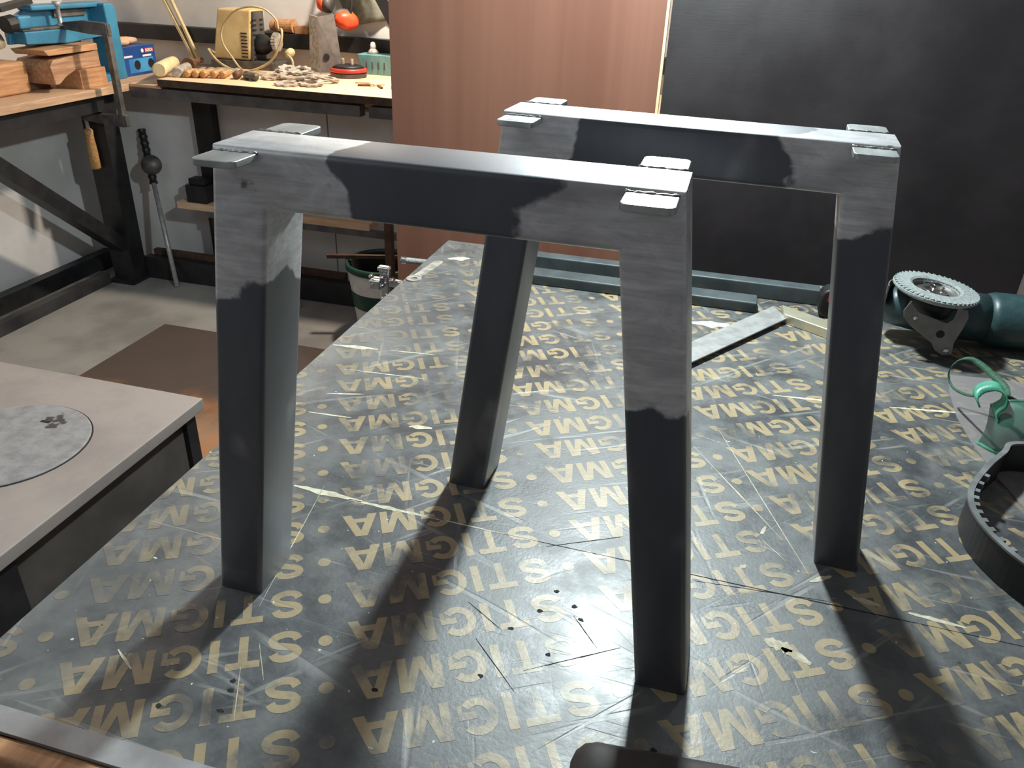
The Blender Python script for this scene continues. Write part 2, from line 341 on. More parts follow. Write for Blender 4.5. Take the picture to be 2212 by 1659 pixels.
GL = {'S': letter_S(),
 'T': ([[(0, 0.79), (0.80, 0.79), (0.80, 1), (0, 1)], [(0.29, 0), (0.51, 0), (0.51, 0.79), (0.29, 0.79)]], 0.80),
 'I': ([[(0, 0), (0.23, 0), (0.23, 1), (0, 1)]], 0.23),
 'G': (arc(0.46, 0.5, 0.35, 0.39, 40, 318, 0.22, 18)+[[(0.50, 0.36), (0.92, 0.36), (0.92, 0.56), (0.50, 0.56)], [(0.80, 0.16), (0.92, 0.16), (0.92, 0.36), (0.80, 0.36)]], 0.92),
 'M': ([[(0, 0), (0.22, 0), (0.22, 1), (0, 1)], [(0.84, 0), (1.06, 0), (1.06, 1), (0.84, 1)], [(0.22, 1), (0.22, 0.62), (0.42, 0), (0.53, 0), (0.53, 0.36), (0.32, 1)], [(0.84, 1), (0.74, 1), (0.53, 0.36), (0.53, 0), (0.64, 0), (0.84, 0.62)]], 1.06),
 'A': ([[(0, 0), (0.27, 0), (0.33, 0.19), (0.39, 0.38), (0.52, 0.76), (0.52, 1), (0.35, 1)], [(1.04, 0), (0.69, 1), (0.52, 1), (0.52, 0.76), (0.65, 0.38), (0.71, 0.19), (0.77, 0)], [(0.33, 0.19), (0.71, 0.19), (0.65, 0.38), (0.39, 0.38)]], 1.04)}
WORD = []; wx = 0.0
for ch, gap in zip('STIGMA', (0.17, 0.17, 0.17, 0.17, 0.08, 0.0)):
    polys, adv = GL[ch]; WORD += [[(x+wx, y) for x, y in p] for p in polys]; wx += adv+gap
R = Vector((0.2113, 0.11505, 0)); V = Vector((-0.02445, 0.0467, 0)); D0 = Vector((-0.094, -0.063, 0))
uR = R.normalized(); vR = Vector((-uR.y, uR.x, 0)); WL, WH = 0.2005, 0.0368
lm = new()
for i in range(-6, 8):
    for j in range(-16, 30):
        d = D0 + i*R + j*V
        if not (TX0-0.3 < d.x < TX1+0.3 and TY0-0.25 < d.y < TY1+0.25): continue
        c = [lm.verts.new(d + 0.0064*Vector((math.cos(a*math.pi/6), math.sin(a*math.pi/6), 0))) for a in range(12)]; lm.faces.new(c)
        mid = d + R*0.5
        # the print is upside down: it reads from right to left
        for kp, p in enumerate(WORD): lm.faces.new([lm.verts.new(mid - uR*(x/wx-0.5)*WL - vR*(y-0.5)*WH + Vector((0, 0, (kp % 7)*0.00001))) for x, y in p])
for co, no in (((TX0+0.001, 0, 0), (-1, 0, 0)), ((TX1-0.001, 0, 0), (1, 0, 0)), ((0, TY0+0.001, 0), (0, -1, 0)), ((0, TY1-0.001, 0), (0, 1, 0))):
    bmesh.ops.bisect_plane(lm, geom=lm.verts[:]+lm.edges[:]+lm.faces[:], plane_co=co, plane_no=no, clear_outer=True)
for v in lm.verts: v.co.z += 0.00015
for f in lm.faces:
    f.normal_update()
    if f.normal.z < 0: f.normal_flip()
lo = finish('printed_lettering', lm, M['letter'], tb, 0, 0, False, False, None, recalc=False)
tag(lo, 'yellow STIGMA words and dots printed upside down across the top')
# worn steel angle and wooden lip along the near edge
ob('edge_strip', box(TX0, 0.55, TY0-0.019, TY0+0.001, -0.003, 0.0012), plain('dull_edge_steel', (0.42, 0.42, 0.42), (0.30, 0.28, 0.28), 0.5, 0.35, 18, 0.3), tb, label='dull steel strip along the near edge')
ob('wooden_lip', box(TX0, 0.55, TY0-0.038, TY0-0.0192, -0.03, -0.001), M['pine'], tb, bevel=0.004, label='orange-brown wooden lip below the steel strip')
for x0, x1, y0, y1 in ((TX0+0.03, TX1-0.03, TY0+0.02, TY0+0.06), (TX0+0.03, TX1-0.03, TY1-0.06, TY1-0.02)):
    ob('table_rail', box(x0, x1, y0, y1, -0.08, -0.021), M['black'], tb)
for x0 in (TX0+0.03, TX1-0.07):
    for y0 in (TY0+0.02, TY1-0.06): ob('table_leg', box(x0, x0+0.04, y0, y0+0.04, ZF, -0.08), M['black'], tb)
def chip(pts, mat='chip', z=0.0004, name='splintered_chip'):
    b = prism([(x, y, 0.0) for x, y in pts], (0, 0, z)); return ob(name, b, M[mat], tb)
def streak(x0, y0, x1, y1, w, n=9, seed=0, mat='chip', name='scratch'):
    rnd = random.Random(seed); a = Vector((x0, y0)); b = Vector((x1, y1)); d = (b-a); nrm = Vector((-d.y, d.x)).normalized(); up, dn = [], []
    for k in range(n+1):
        t_ = k/n; p = a+d*t_; ww = w*(0.25+0.75*math.sin(math.pi*min(max(t_, 0.03), 0.97)))*rnd.uniform(0.7, 1.2)
        up.append(p+nrm*ww*rnd.uniform(0.35, 0.6)); dn.append(p-nrm*ww*rnd.uniform(0.35, 0.6))
    chip([(p.x, p.y) for p in dn+up[::-1]], mat, 0.0003, name)
streak(-0.236, 0.138, -0.150, 0.134, 0.010, 12, 1); streak(-0.165, 0.133, -0.05, 0.130, 0.0055, 12, 2); streak(-0.07, 0.131, 0.02, 0.128, 0.0022, 10, 3)
streak(0.02, 0.128, 0.56, 0.118, 0.0012, 20, 4, 'void', 'crack_line'); streak(0.42, 0.133, 0.47, 0.128, 0.006, 8, 5); streak(0.37, 0.139, 0.395, 0.135, 0.007, 6, 6)
streak(-0.362, 0.489, -0.29, 0.497, 0.012, 9, 7); streak(-0.27, 0.50, -0.2, 0.508, 0.003, 7, 8); streak(-0.13, 0.517, -0.08, 0.523, 0.008, 8, 9)
streak(0.30, 0.545, 0.40, 0.556, 0.005, 9, 10); streak(0.46, 0.563, 0.60, 0.585, 0.006, 12, 11); streak(-0.31, 0.42, -0.18, 0.43, 0.0025, 10, 12)
streak(-0.30, 0.292, -0.24, 0.296, 0.004, 8, 13); streak(-0.30, 0.345, -0.25, 0.36, 0.004, 8, 14); streak(-0.16, 0.30, -0.13, 0.305, 0.009, 6, 15)
streak(-0.328, 0.928, -0.287, 0.945, 0.022, 8, 16); streak(0.17, 0.77, 0.235, 0.78, 0.026, 10, 17); streak(0.24, 0.785, 0.25, 0.77, 0.01, 6, 18)
streak(0.283, 0.213, 0.288, 0.228, 0.006, 6, 19); streak(0.262, 0.15, 0.268, 0.156, 0.006, 6, 20); streak(0.285, 0.056, 0.31, 0.05, 0.016, 8, 21); streak(0.30, 0.05, 0.325, 0.038, 0.01, 8, 22)
streak(0.20, 0.37, 0.305, 0.21, 0.0018, 14, 23); streak(0.23, 0.42, 0.33, 0.16, 0.0012, 14, 24); streak(0.20, 0.13, 0.215, 0.03, 0.0018, 10, 25)
streak(0.33, 0.15, 0.352, 0.165, 0.006, 8, 26); streak(-0.26, -0.125, -0.235, -0.14, 0.003, 6, 27)
for k, q in enumerate(((0.033, -0.021, 0.081, -0.067), (0.012, 0.021, 0.050, -0.003), (0.112, 0.033, 0.140, 0.0), (0.083, -0.044, 0.160, 0.007), (0.218, 0.116, 0.346, 0.126), (0.065, 0.122, 0.137, 0.161))): streak(*q, 0.0009, 10, 60+k, 'void', 'crack_line')
for k, q in enumerate(((-0.149, -0.111, -0.124, -0.161), (-0.148, -0.083, -0.123, -0.118), (-0.130, 0.390, 0.094, 0.406), (-0.203, 0.148, -0.172, -0.043), (0.281, 0.207, 0.309, 0.173))): streak(*q, 0.0009, 10, 70+k)
for k, (x, y) in enumerate(((-0.147, -0.126), (-0.143, -0.135), (-0.14, -0.155), (-0.03, -0.10), (0.08, 0.03), (0.1, -0.02), (0.11, 0.045), (0.12, 0.03), (0.06, 0.0), (0.09, 0.06), (0.05, -0.06), (-0.19, -0.165), (0.2, -0.09))):
    rnd = random.Random(k+50); chip([(x+0.0028*rnd.uniform(.5, 1.3)*math.cos(a), y+0.0022*rnd.uniform(.5, 1.3)*math.sin(a)) for a in [i*math.pi/4 for i in range(8)]], 'void', 0.0003, 'knot_mark')

# ------------------------------------------------------------------ the two welded leg frames
def rounded_member(o0, i0, o1, i1, d, w, r, caps=(True, True), bm=None):
    # tube with a rounded section; outer/inner edge run o0->o1 and i0->i1 (x, z), thickness d along y
    bm = bm or new(); sec = rrect(1.0, 1.0, 0.5, 1); sec = []
    for cx, cy, a0 in ((w/2-r, d/2-r, 0), (-w/2+r, d/2-r, 90), (-w/2+r, -d/2+r, 180), (w/2-r, -d/2+r, 270)):
        for k in range(5):
            a = math.radians(a0+22.5*k); sec.append(((cx+r*math.cos(a))/w+0.5, cy+r*math.sin(a)))
    A, B = [], []
    for s, y in sec:                       # s=1 outer, s=0 inner
        A.append(bm.verts.new((i0[0]+(o0[0]-i0[0])*s, y, i0[1]+(o0[1]-i0[1])*s))); B.append(bm.verts.new((i1[0]+(o1[0]-i1[0])*s, y, i1[1]+(o1[1]-i1[1])*s)))
    n = len(sec)
    for k in range(n): bm.faces.new((A[k], A[(k+1) % n], B[(k+1) % n], B[k]))
    if caps[0]: bm.faces.new(A[::-1])
    if caps[1]: bm.faces.new(B)
    return bm
def leg_frame(label, loc, rotz, aL, aR, bL, bR, steel):
    H, d, w, hb, r = 0.42, 0.060, 0.0432, 0.0428, 0.0045; ih = H-hb
    g = thing('leg_frame', label, 'leg frame', loc, rotz, 'welded steel leg frames')
    oL = bL+(aL-bL)*ih/H-w; oR = bR+(aR-bR)*ih/H-w
    k = dict(parent=g, local=True)
    bl = rounded_member((-bL, 0), (-bL+w, 0), (-aL, H), (-oL, ih), d, w, r, (True, False)); ob('leg', bl, steel, smooth=True, **k)
    br = rounded_member((bR, 0), (bR-w, 0), (aR, H), (oR, ih), d, w, r, (True, False)); ob('leg', br, steel, smooth=True, **k)
    bb = rounded_member((-aL, H), (-oL, ih), (aR, H), (oR, ih), d, hb, r, (False, False)); ob('beam', bb, steel, smooth=True, **k)
    for o in COL.objects:
        if o.parent == g:
            e = o.modifiers.new('es', 'EDGE_SPLIT'); e.split_angle = math.radians(35)
    for sx, a in ((-1, aL), (1, aR)):
        xi, xo = sx*(a-0.0365), sx*(a-0.003)
        for sy, ty, tz in ((-1, 0.030, 0.0028), (1, 0.037, 0.0006)):
            y0, y1 = sy*(d/2-0.006), sy*(d/2+ty); rc = 0.005
            pts = [(xi, y0), (xi, y1-sy*rc), (xi+(xo-xi)*0.05, y1-sy*rc*0.3), (xi+(xo-xi)*0.15, y1), (xo-(xo-xi)*0.15, y1), (xo-(xo-xi)*0.05, y1-sy*rc*0.3), (xo, y1-sy*rc), (xo, y0)]
            ob('tab_plate', prism([(x, y, H-tz-0.005) for x, y in pts], (0, 0, 0.005)), M['tab'], bevel=0.0008, **k)
            # weld bead between the plate and the tube
            n = 13; bp = [(xi+(xo-xi)*q/(n-1), sy*(d/2+0.0005), H-tz-0.0002) for q in range(n)]
            ob('weld_bead', tube(bp, [0.0013+0.0004*math.sin(q*2.3+sx)+0.0002*math.cos(q*5.1) for q in range(n)], 7), M['weld'], smooth=True, **k)
    # beads left on the outer corner and at the inner corner of the mitre
    n = 22; bp = [(aR+(bR-aR)*q/(n-1)*0.30+0.0002-0.004, -d/2+0.0035, H-0.012-0.115*q/(n-1)) for q in range(n)]
    ob('weld_bead', tube(bp, [0.0024+0.0005*math.sin(q*1.9) for q in range(n)], 7), M['weld'], smooth=True, **k)
    for sx, o_ in ((-1, oL), (1, oR)):
        bp = [(sx*(o_-0.001-0.006*q/7+0.006), y_, ih-0.001-0.001*(q % 2)) for q, y_ in enumerate([-d/2+0.002+q*(d-0.004)/7 for q in range(8)])]
        ob('weld_bead', tube(bp, [0.003+0.001*math.sin(q*2.1) for q in range(8)], 7), M['weld'], smooth=True, **k)
    return g
leg_frame('nearer trapezoid steel leg frame with ground corners standing on the printed table', (0, 0, 0), 0, 0.1632, 0.1636, 0.2221, 0.2206, M['steelA'])
leg_frame('farther trapezoid steel leg frame standing behind, in front of the dark board', (0.153978, 0.218486, 0), -0.0435, 0.1690, 0.1636, 0.2235, 0.2262, M['steelB'])

# ------------------------------------------------------------------ boards behind the table
YB = 1.45
b1 = thing('laminate_board', 'upright brown wood-grain laminate board behind the table', 'board', (-0.33, YB+0.008, ZF))
ob('face', box(-0.662, 0.0045, YB, YB+0.016, ZF, 1.10), M['brown_board'], b1)
ob('raw_edge', box(0.0045, 0.0105, YB-0.001, YB+0.016, ZF, 1.10), M['pale_wood'], b1, label='pale raw edge')
ob('dark_board', box(0.014, 0.887, YB+0.020, YB+0.038, ZF, 1.10), M['dark_board'], label='large dark brown film-faced board standing upright behind the table', cat='board')

# ------------------------------------------------------------------ things lying on the table
ob('steel_tube', box(-0.21, 0.386, 0.927, 0.957, 0.0, 0.030), M['teal_bar'], bevel=0.003, label='longer square grey steel tube lying at the back of the table against the boards', cat='tube', group='grey steel tubes at the back of the table')
ob('steel_tube', box(-0.205, 0.276, 0.850, 0.892, 0.0, 0.020), M['teal_bar'], bevel=0.003, label='shorter flat grey steel tube lying in front of the longer tube', cat='tube', group='grey steel tubes at the back of the table')
# try square: blade and stock
sq = thing('try_square', 'steel try square with a wide blade and pale metal stock lying behind the leg frames', 'square', (0.29, 0.80, 0))
bd, sd = Vector((-0.54, -0.842, 0)).normalized(), Vector((0.842, -0.54, 0)).normalized()
SO = Vector((0.307, 0.868, 0))
def sqp(b, s, z): return SO + bd*b + sd*s + Vector((0, 0, z))
ob('blade', prism([sqp(b, s, 0.008) for b, s in ((-0.002, -0.004), (0.31, -0.004), (0.31, 0.041), (0.030, 0.041), (0.012, 0.018))], (0, 0, 0.002)), M['steel'], sq, label='wide grey steel blade')
ob('stock', prism([sqp(b, s, 0) for b, s in ((-0.006, 0.010), (-0.006, 0.13), (0.030, 0.13), (0.030, 0.036))], (0, 0, 0.017)), plain('pale_alloy', (0.70, 0.66, 0.50), (0.6, 0.56, 0.42), 0.3, 0.6, 20), sq, bevel=0.002, label='pale metal stock')
# dark round tool behind the far frame
tm = thing('tape_measure', 'small dark grey tape measure with a red mark half hidden behind the far leg', 'tape measure', (0.412, 0.885, 0))
ob('case', prism([(0.412+x, 0.905, 0.027+z) for x, z in rrect(0.066, 0.054, 0.018, 5)], (0, -0.036, 0)), M['rubber'], tm, bevel=0.005, seg=3)
ob('button', box(0.392, 0.400, 0.866, 0.870, 0.033, 0.045), M['red'], tm, label='red button')
wh = thing('file', 'file with a pale wooden handle lying behind the angle grinder', 'file', (0.53, 0.93, 0))
ob('handle', lathe_on(frame_to((0.47, 0.925, 0.014), (0.575, 0.955, 0.014)), [(0.006, 0), (0.012, 0.004), (0.013, 0.03), (0.010, 0.06), (0.012, 0.09), (0.006, 0.105)], 16), M['pale_wood'], wh, smooth=True)
ob('blade', bar((0.573, 0.954, 0.008), (0.70, 0.99, 0.006), 0.018, 0.005), M['grey_iron'], wh)

# angle grinder with a flap disc
gr = thing('angle_grinder', 'dark teal angle grinder lying with its grey flap disc turned up', 'angle grinder', (0.60, 0.84, 0))
DC = Vector((0.536, 0.800, 0.103)); dn = Vector((0.085, -0.02, 1)).normalized()
DM = frame_to(DC, DC+dn)
M['disc'] = plain('grey_abrasive_flaps', (0.27, 0.30, 0.29), (0.20, 0.22, 0.215), 0.8, 0, 220, 0.6)
M['grinder'] = plain('dark_teal_plastic', (0.018, 0.045, 0.050), (0.026, 0.058, 0.062), 0.42, 0, 90, 0.2)
M['guard'] = plain('grey_guard_steel', (0.20, 0.185, 0.18), (0.15, 0.14, 0.135), 0.5, 0.4, 40, 0.2)
dd = ob('flap_disc', lathe_on(DM, [(0.036, -0.010), (0.060, -0.008), (0.0645, -0.004), (0.0645, -0.001), (0.060, 0.0015), (0.040, 0.0030), (0.036, 0.001), (0.034, -0.004)], 48, caps=False), M['disc'], gr, smooth=False)
nf = 48
fl = new()
for k in range(nf):
    a = 2*math.pi*k/nf; Mk = DM @ Matrix.Rotation(a, 4, 'Z') @ Matrix.Rotation(math.radians(15), 4, 'X')
    box(0.0405, 0.0634, -0.0024, 0.0026, -0.0004, 0.0016, fl, Mk)
ob('flaps', fl, M['disc'], dd, label='overlapping abrasive flaps')
ob('backing_cup', lathe_on(DM, [(0.010, -0.009), (0.020, -0.0088), (0.033, -0.0085), (0.0355, 0.0)], 32, caps=False), M['grey_iron'], dd, smooth=True)
ob('clamp_nut', lathe_on(DM, [(0.019, -0.008), (0.019, -0.003), (0.012, -0.001), (0.008, 0.0), (0.008, 0.006), (0.004, 0.007)], 24), M['chrome'], gr, bevel=0.0006)
for k in range(4):
    a = k*math.pi/2+0.5; p = DM @ Vector((0.0145*math.cos(a), 0.0145*math.sin(a), -0.003)); ob('nut_pin', cyl(p, p+dn*0.003, 0.0022, n=8), M['chrome'], gr)
ob('spindle_collar', lathe_on(DM, [(0.020, -0.045), (0.034, -0.040), (0.035, -0.012), (0.022, -0.010)], 28), M['rubber'], gr, smooth=True)
ob('gear_head', lathe_on(frame_to((0.472, 0.828, 0.056), (0.635, 0.845, 0.046)), [(0.020, 0), (0.031, 0.010), (0.036, 0.05), (0.041, 0.11), (0.039, 0.163)], 28), M['grinder'], gr, smooth=True)
ob('motor_housing', lathe_on(frame_to((0.630, 0.845, 0.046), (0.93, 0.862, 0.046)), [(0.040, 0), (0.044, 0.012), (0.044, 0.16), (0.036, 0.19), (0.032, 0.29), (0.026, 0.30)], 32), M['grinder'], gr, smooth=True)
# steel guard that wraps the near side: band and forked bracket
gpts = []
for k in range(15):
    a = math.radians(150+120*k/14); gpts.append(DM @ Vector((0.0660*math.cos(a), 0.0660*math.sin(a), -0.030)))
ob('guard_band', ribbon(gpts, 0.018, 0.002), M['guard'], gr)
GP = Matrix.Translation((0, 0.752, 0)) @ Matrix.Rotation(math.radians(90), 4, 'X')
outl = [(0.487, 0.077), (0.490, 0.066), (0.505, 0.052), (0.540, 0.029), (0.547, 0.018), (0.560, 0.011), (0.573, 0.015), (0.571, 0.034), (0.577, 0.060), (0.580, 0.078), (0.576, 0.090), (0.562, 0.092), (0.560, 0.072), (0.553, 0.065), (0.534, 0.070), (0.512, 0.076), (0.500, 0.084), (0.494, 0.094)]
gb = ob('guard_bracket', prism([(x, y, 0) for x, y in outl], (0, 0, 0.003), M=GP), M['guard'], gr, bevel=0.0008)
ob('bracket_hole', cyl(GP @ Vector((0.548, 0.046, 0.0025)), GP @ Vector((0.548, 0.046, 0.0036)), 0.0062, n=16), M['void'], gb)
ob('bracket_screw', lathe_on(GP @ Matrix.Translation((0.563, 0.020, 0.003)), [(0.004, 0), (0.004, 0.002), (0.002, 0.003)], 12), M['chrome'], gb)
ob('bracket_screw', lathe_on(GP @ Matrix.Translation((0.506, 0.068, 0.003)), [(0.003, 0), (0.003, 0.002), (0.0015, 0.0028)], 12), M['chrome'], gb)
tmx = text_mesh('GWS', 0.022, 0.001); tbm = new(); tbm.from_mesh(tmx)
for v in tbm.verts:                                     # lettering wrapped round the housing, read from the table's right side
    q = v.co.copy(); a = math.radians(66) + (q.y-0.008)/0.0445
    v.co = Vector((0.700+q.x, 0.8490-0.0446*math.cos(a), 0.046+0.0446*math.sin(a)))
ob('model_lettering', tbm, M['print_white'], gr, label='white lettering on the housing')

# face shield: black toothed headband and the clear visor sheet it stands on
fs = thing('face_shield', 'face shield lying on the table, with a black toothed headband and a clear visor', 'face shield', (0.60, 0.35, 0))
bp = spline([(0.80, 0.40, 0.021), (0.70, 0.432, 0.021), (0.62, 0.440, 0.021), (0.574, 0.433, 0.021), (0.558, 0.408, 0.021), (0.530, 0.366, 0.021), (0.502, 0.312, 0.021), (0.495, 0.268, 0.021), (0.506, 0.222, 0.021), (0.535, 0.178, 0.021), (0.60, 0.135, 0.021), (0.70, 0.12, 0.021), (0.80, 0.16, 0.021)], 6)
hb = ob('headband', ribbon(bp, 0.020, 0.0028), M['rubber'], fs, smooth=False, label='black ribbed headband')
M['worn_rim'] = plain('worn_rubber_rim', (0.20, 0.205, 0.205), (0.12, 0.125, 0.125), 0.6)
ob('rim', ribbon([p+Vector((0, 0, 0.0205)) for p in bp], 0.0012, 0.0060), M['worn_rim'], hb)
for k in range(32, 66, 2):
    p = bp[k]; d = (bp[k+1]-bp[k-1]).normalized(); nn = Vector((d.y, -d.x, 0))*-1
    ob('tooth', bar(p+nn*0.0010+Vector((0, 0, 0.0175)), p+nn*0.0085+Vector((0, 0, 0.0175)), 0.0062, 0.007), M['worn_rim'], hb)
t = NT('scratched_clear_plastic'); nz = t.noise(40, 5, 0.6)
M['visor'] = t.out(t.mix(nz, (0.30, 0.28, 0.28), (0.40, 0.37, 0.37)), 0.35, 0, Alpha=0.42)
ob('visor', prism([(0.566, 0.700, 0.0006), (0.552, 0.640, 0.0006), (0.547, 0.560, 0.0006), (0.551, 0.50, 0.0006), (0.562, 0.42, 0.0006), (0.585, 0.33, 0.0006), (0.63, 0.25, 0.0006), (0.80, 0.22, 0.0006), (0.84, 0.45, 0.0006), (0.80, 0.70, 0.0006), (0.64, 0.71, 0.0006)], (0, 0, 0.0012)), M['visor'], fs, label='scratched clear visor sheet')
ob('pivot_knob', lathe((0.690, 0.476, 0.0), [(0.026, 0.0), (0.027, 0.02), (0.024, 0.040), (0.015, 0.045)], 24), M['rubber'], fs, smooth=True)
# green goggles with elastic strap, standing on the visor
M['goggle'] = plain('soft_green_plastic', (0.06, 0.20, 0.14), (0.045, 0.15, 0.105), 0.45, 0, 25, Alpha=0.55)
M['goggle_frame'] = plain('green_plastic_frame', (0.09, 0.38, 0.25), (0.05, 0.24, 0.155), 0.4, 0, 40)
M['strap'] = plain('green_elastic', (0.03, 0.11, 0.06), (0.02, 0.07, 0.04), 0.7, 0, 200, 0.3)
gg = thing('safety_goggles', 'soft green safety goggles with vent discs and a looped elastic strap', 'goggles', (0.63, 0.52, 0.002))
lo_ = spline([(0.559, 0.494, 0.003), (0.572, 0.478, 0.003), (0.589, 0.470, 0.003), (0.62, 0.462, 0.003), (0.68, 0.468, 0.003)], 5)
up_ = spline([(0.563, 0.508, 0.052), (0.575, 0.503, 0.062), (0.592, 0.499, 0.068), (0.63, 0.494, 0.075), (0.69, 0.50, 0.073)], 5)
shell = new(); rows = []
for a, b in zip(lo_, up_):
    rows.append([shell.verts.new(a.lerp(b, j/6)+Vector((0, -0.010*math.sin(math.pi*j/6), 0))) for j in range(7)])
for a, b in zip(rows, rows[1:]):
    for j in range(6): shell.faces.new((a[j], a[j+1], b[j+1], b[j]))
so = ob('soft_body', shell, M['goggle'], gg, smooth=True); so.modifiers.new('s', 'SOLIDIFY').thickness = 0.002
ob('lower_rim', tube(lo_, 0.0032, 8), M['goggle_frame'], gg, smooth=True)
ob('upper_rim', tube(up_, 0.0026, 8), M['goggle'], gg, smooth=True)
cl = new(); rr = []                                     # folded strap clip at the corner
cp = spline([(0.543, 0.500, 0.056), (0.539, 0.505, 0.066), (0.548, 0.510, 0.075), (0.562, 0.508, 0.080), (0.572, 0.502, 0.074), (0.573, 0.498, 0.062), (0.566, 0.497, 0.052), (0.569, 0.492, 0.042)], 4)
for p in cp: rr.append([cl.verts.new(p+Vector((0.002, -0.008, -0.002))), cl.verts.new(p+Vector((-0.001, 0.008, 0.003)))])
for a, b in zip(rr, rr[1:]): cl.faces.new((a[0], a[1], b[1], b[0]))
co_ = ob('strap_clip', cl, M['goggle_frame'], gg, smooth=True, label='bright green folded strap clip'); co_.modifiers.new('s', 'SOLIDIFY').thickness = 0.002
ob('vent_disc', lathe_on(frame_to((0.580, 0.492, 0.042), (0.574, 0.470, 0.050)), [(0.009, -0.002), (0.009, 0.004), (0.007, 0.005)], 20), M['goggle'], gg)
ob('vent_disc', lathe_on(frame_to((0.606, 0.462, 0.020), (0.600, 0.430, 0.036)), [(0.015, -0.004), (0.016, 0.004), (0.012, 0.006)], 24), M['rubber'], gg)
lp = spline([(0.547, 0.508, 0.064), (0.545, 0.545, 0.045), (0.540, 0.580, 0.034), (0.535, 0.598, 0.037), (0.533, 0.605, 0.050), (0.539, 0.605, 0.065), (0.549, 0.602, 0.073), (0.561, 0.595, 0.072), (0.576, 0.575, 0.066), (0.586, 0.550, 0.062), (0.580, 0.515, 0.064)], 5)
sb = new(); rr = []; NL = len(lp)
for k, p in enumerate(lp):
    w_ = Vector((0.0008, 0.001, 0.0015)) if k < NL*0.5 else Vector((0.001+0.003*(k/NL), 0.001, 0.002+0.004*(k/NL-0.5))); rr.append([sb.verts.new(p-w_), sb.verts.new(p+w_)])
for a, b in zip(rr, rr[1:]): sb.faces.new((a[0], a[1], b[1], b[0]))
st_ = ob('elastic_strap', sb, M['strap'], gg, smooth=True); st_.modifiers.new('s', 'SOLIDIFY').thickness = 0.0012
ob('elastic_strap', tube(spline([(0.578, 0.515, 0.066), (0.600, 0.518, 0.056), (0.625, 0.515, 0.046), (0.66, 0.51, 0.040)], 5), 0.003, 6), M['strap'], gg, smooth=True)

# dark brown handle at the near edge
hd = thing('tool_handle', 'dark brown rounded tool handle lying at the near edge of the table', 'handle', (0.22, -0.15, 0))
Hm = Matrix.Translation((0.141, -0.124, 0.0205)) @ Matrix.Rotation(math.radians(5), 4, 'Z')
hbm = new(); sec = rrect(0.056, 0.040, 0.014, 4); ringsH = []
for xx, sc in ((0.0, 0.45), (0.003, 0.72), (0.009, 0.92), (0.018, 1.0), (0.06, 1.0), (0.12, 1.0), (0.135, 0.9)):
    ringsH.append([hbm.verts.new(Hm @ Vector((xx, -0.025+a*sc, b*sc))) for a, b in sec])
for a, b in zip(ringsH, ringsH[1:]):
    for k in range(len(sec)): hbm.faces.new((a[k], a[(k+1) % len(sec)], b[(k+1) % len(sec)], b[k]))
hbm.faces.new(ringsH[0][::-1]); hbm.faces.new(ringsH[-1])
M['brown_grip'] = plain('dark_brown_grip', (0.050, 0.040, 0.036), (0.036, 0.029, 0.027), 0.6, 0, 60, 0.15)
ob('grip', hbm, M['brown_grip'], hd, smooth=True)
ob('shaft', cyl(Hm @ Vector((0.13, -0.025, 0)), Hm @ Vector((0.24, -0.025, -0.006)), 0.008, n=14), M['steel'], hd, smooth=True)

# flat spanner, clamp screw and chrome cross clamp at the far left edge
sp = thing('flat_spanner', 'small flat steel spanner with a round eye near the far left table edge', 'spanner', (-0.343, 0.85, 0))
e0, e1 = Vector((-0.3495, 0.797, 0)), Vector((-0.336, 0.905, 0)); dv = (e1-e0).normalized(); pv = Vector((-dv.y, dv.x, 0))
shaft = [e0+dv*0.012+pv*0.0075, e0+dv*0.020+pv*0.0085, e1-dv*0.01+pv*0.0095, e1+pv*0.004, e1-pv*0.006, e1-dv*0.012-pv*0.010, e0+dv*0.020-pv*0.0085, e0+dv*0.012-pv*0.0075]
ob('shaft', prism([(p.x, p.y, 0.0003) for p in shaft], (0, 0, 0.0022)), M['pale_steel'], sp)
ey = new(); n = 24; ri = []
for k in range(n):
    a = 2*math.pi*k/n; ri.append([ey.verts.new(e0+Vector((r_*math.cos(a), r_*math.sin(a), z_))) for r_, z_ in ((0.007, 0.0003), (0.0145, 0.0003), (0.0145, 0.0025), (0.007, 0.0025))])
for k in range(n):
    for q in range(4): ey.faces.new((ri[k][q], ri[k][(q+1) % 4], ri[(k+1) % n][(q+1) % 4], ri[(k+1) % n][q]))
ob('eye', ey, M['pale_steel'], sp)
bt = thing('clamp_screw', 'galvanised threaded clamp screw sticking out past the far left table corner', 'screw', (-0.38, 0.908, -0.013))
ob('screw_rod', lathe_on(frame_to((-0.414, 0.906, -0.006), (-0.366, 0.909, -0.006)), sum([[(0.0062, k*0.0024), (0.0052, k*0.0024+0.0012)] for k in range(20)], []), 14), M['steel'], bt)
ob('screw_head', lathe_on(frame_to((-0.420, 0.906, -0.006), (-0.408, 0.906, -0.006)), [(0.0072, 0), (0.0078, 0.002), (0.0078, 0.012)], 12), M['chrome'], bt)
ck = thing('cross_clamp', 'chromed steel bracket with a cross-shaped knob gripping the left table edge', 'clamp', (-0.395, 0.785, -0.04))
ob('arm', box(-0.430, -0.3665, 0.778, 0.792, -0.016, -0.001), M['chrome'], ck, bevel=0.003)
ob('upright', box(-0.412, -0.392, 0.776, 0.790, -0.045, 0.024), M['chrome'], ck, bevel=0.004)
ob('top_lug', box(-0.414, -0.390, 0.773, 0.788, 0.016, 0.025), M['chrome'], ck, bevel=0.003)
ob('front_plate', box(-0.428, -0.404, 0.764, 0.778, -0.018, 0.000), M['chrome'], ck, bevel=0.003)
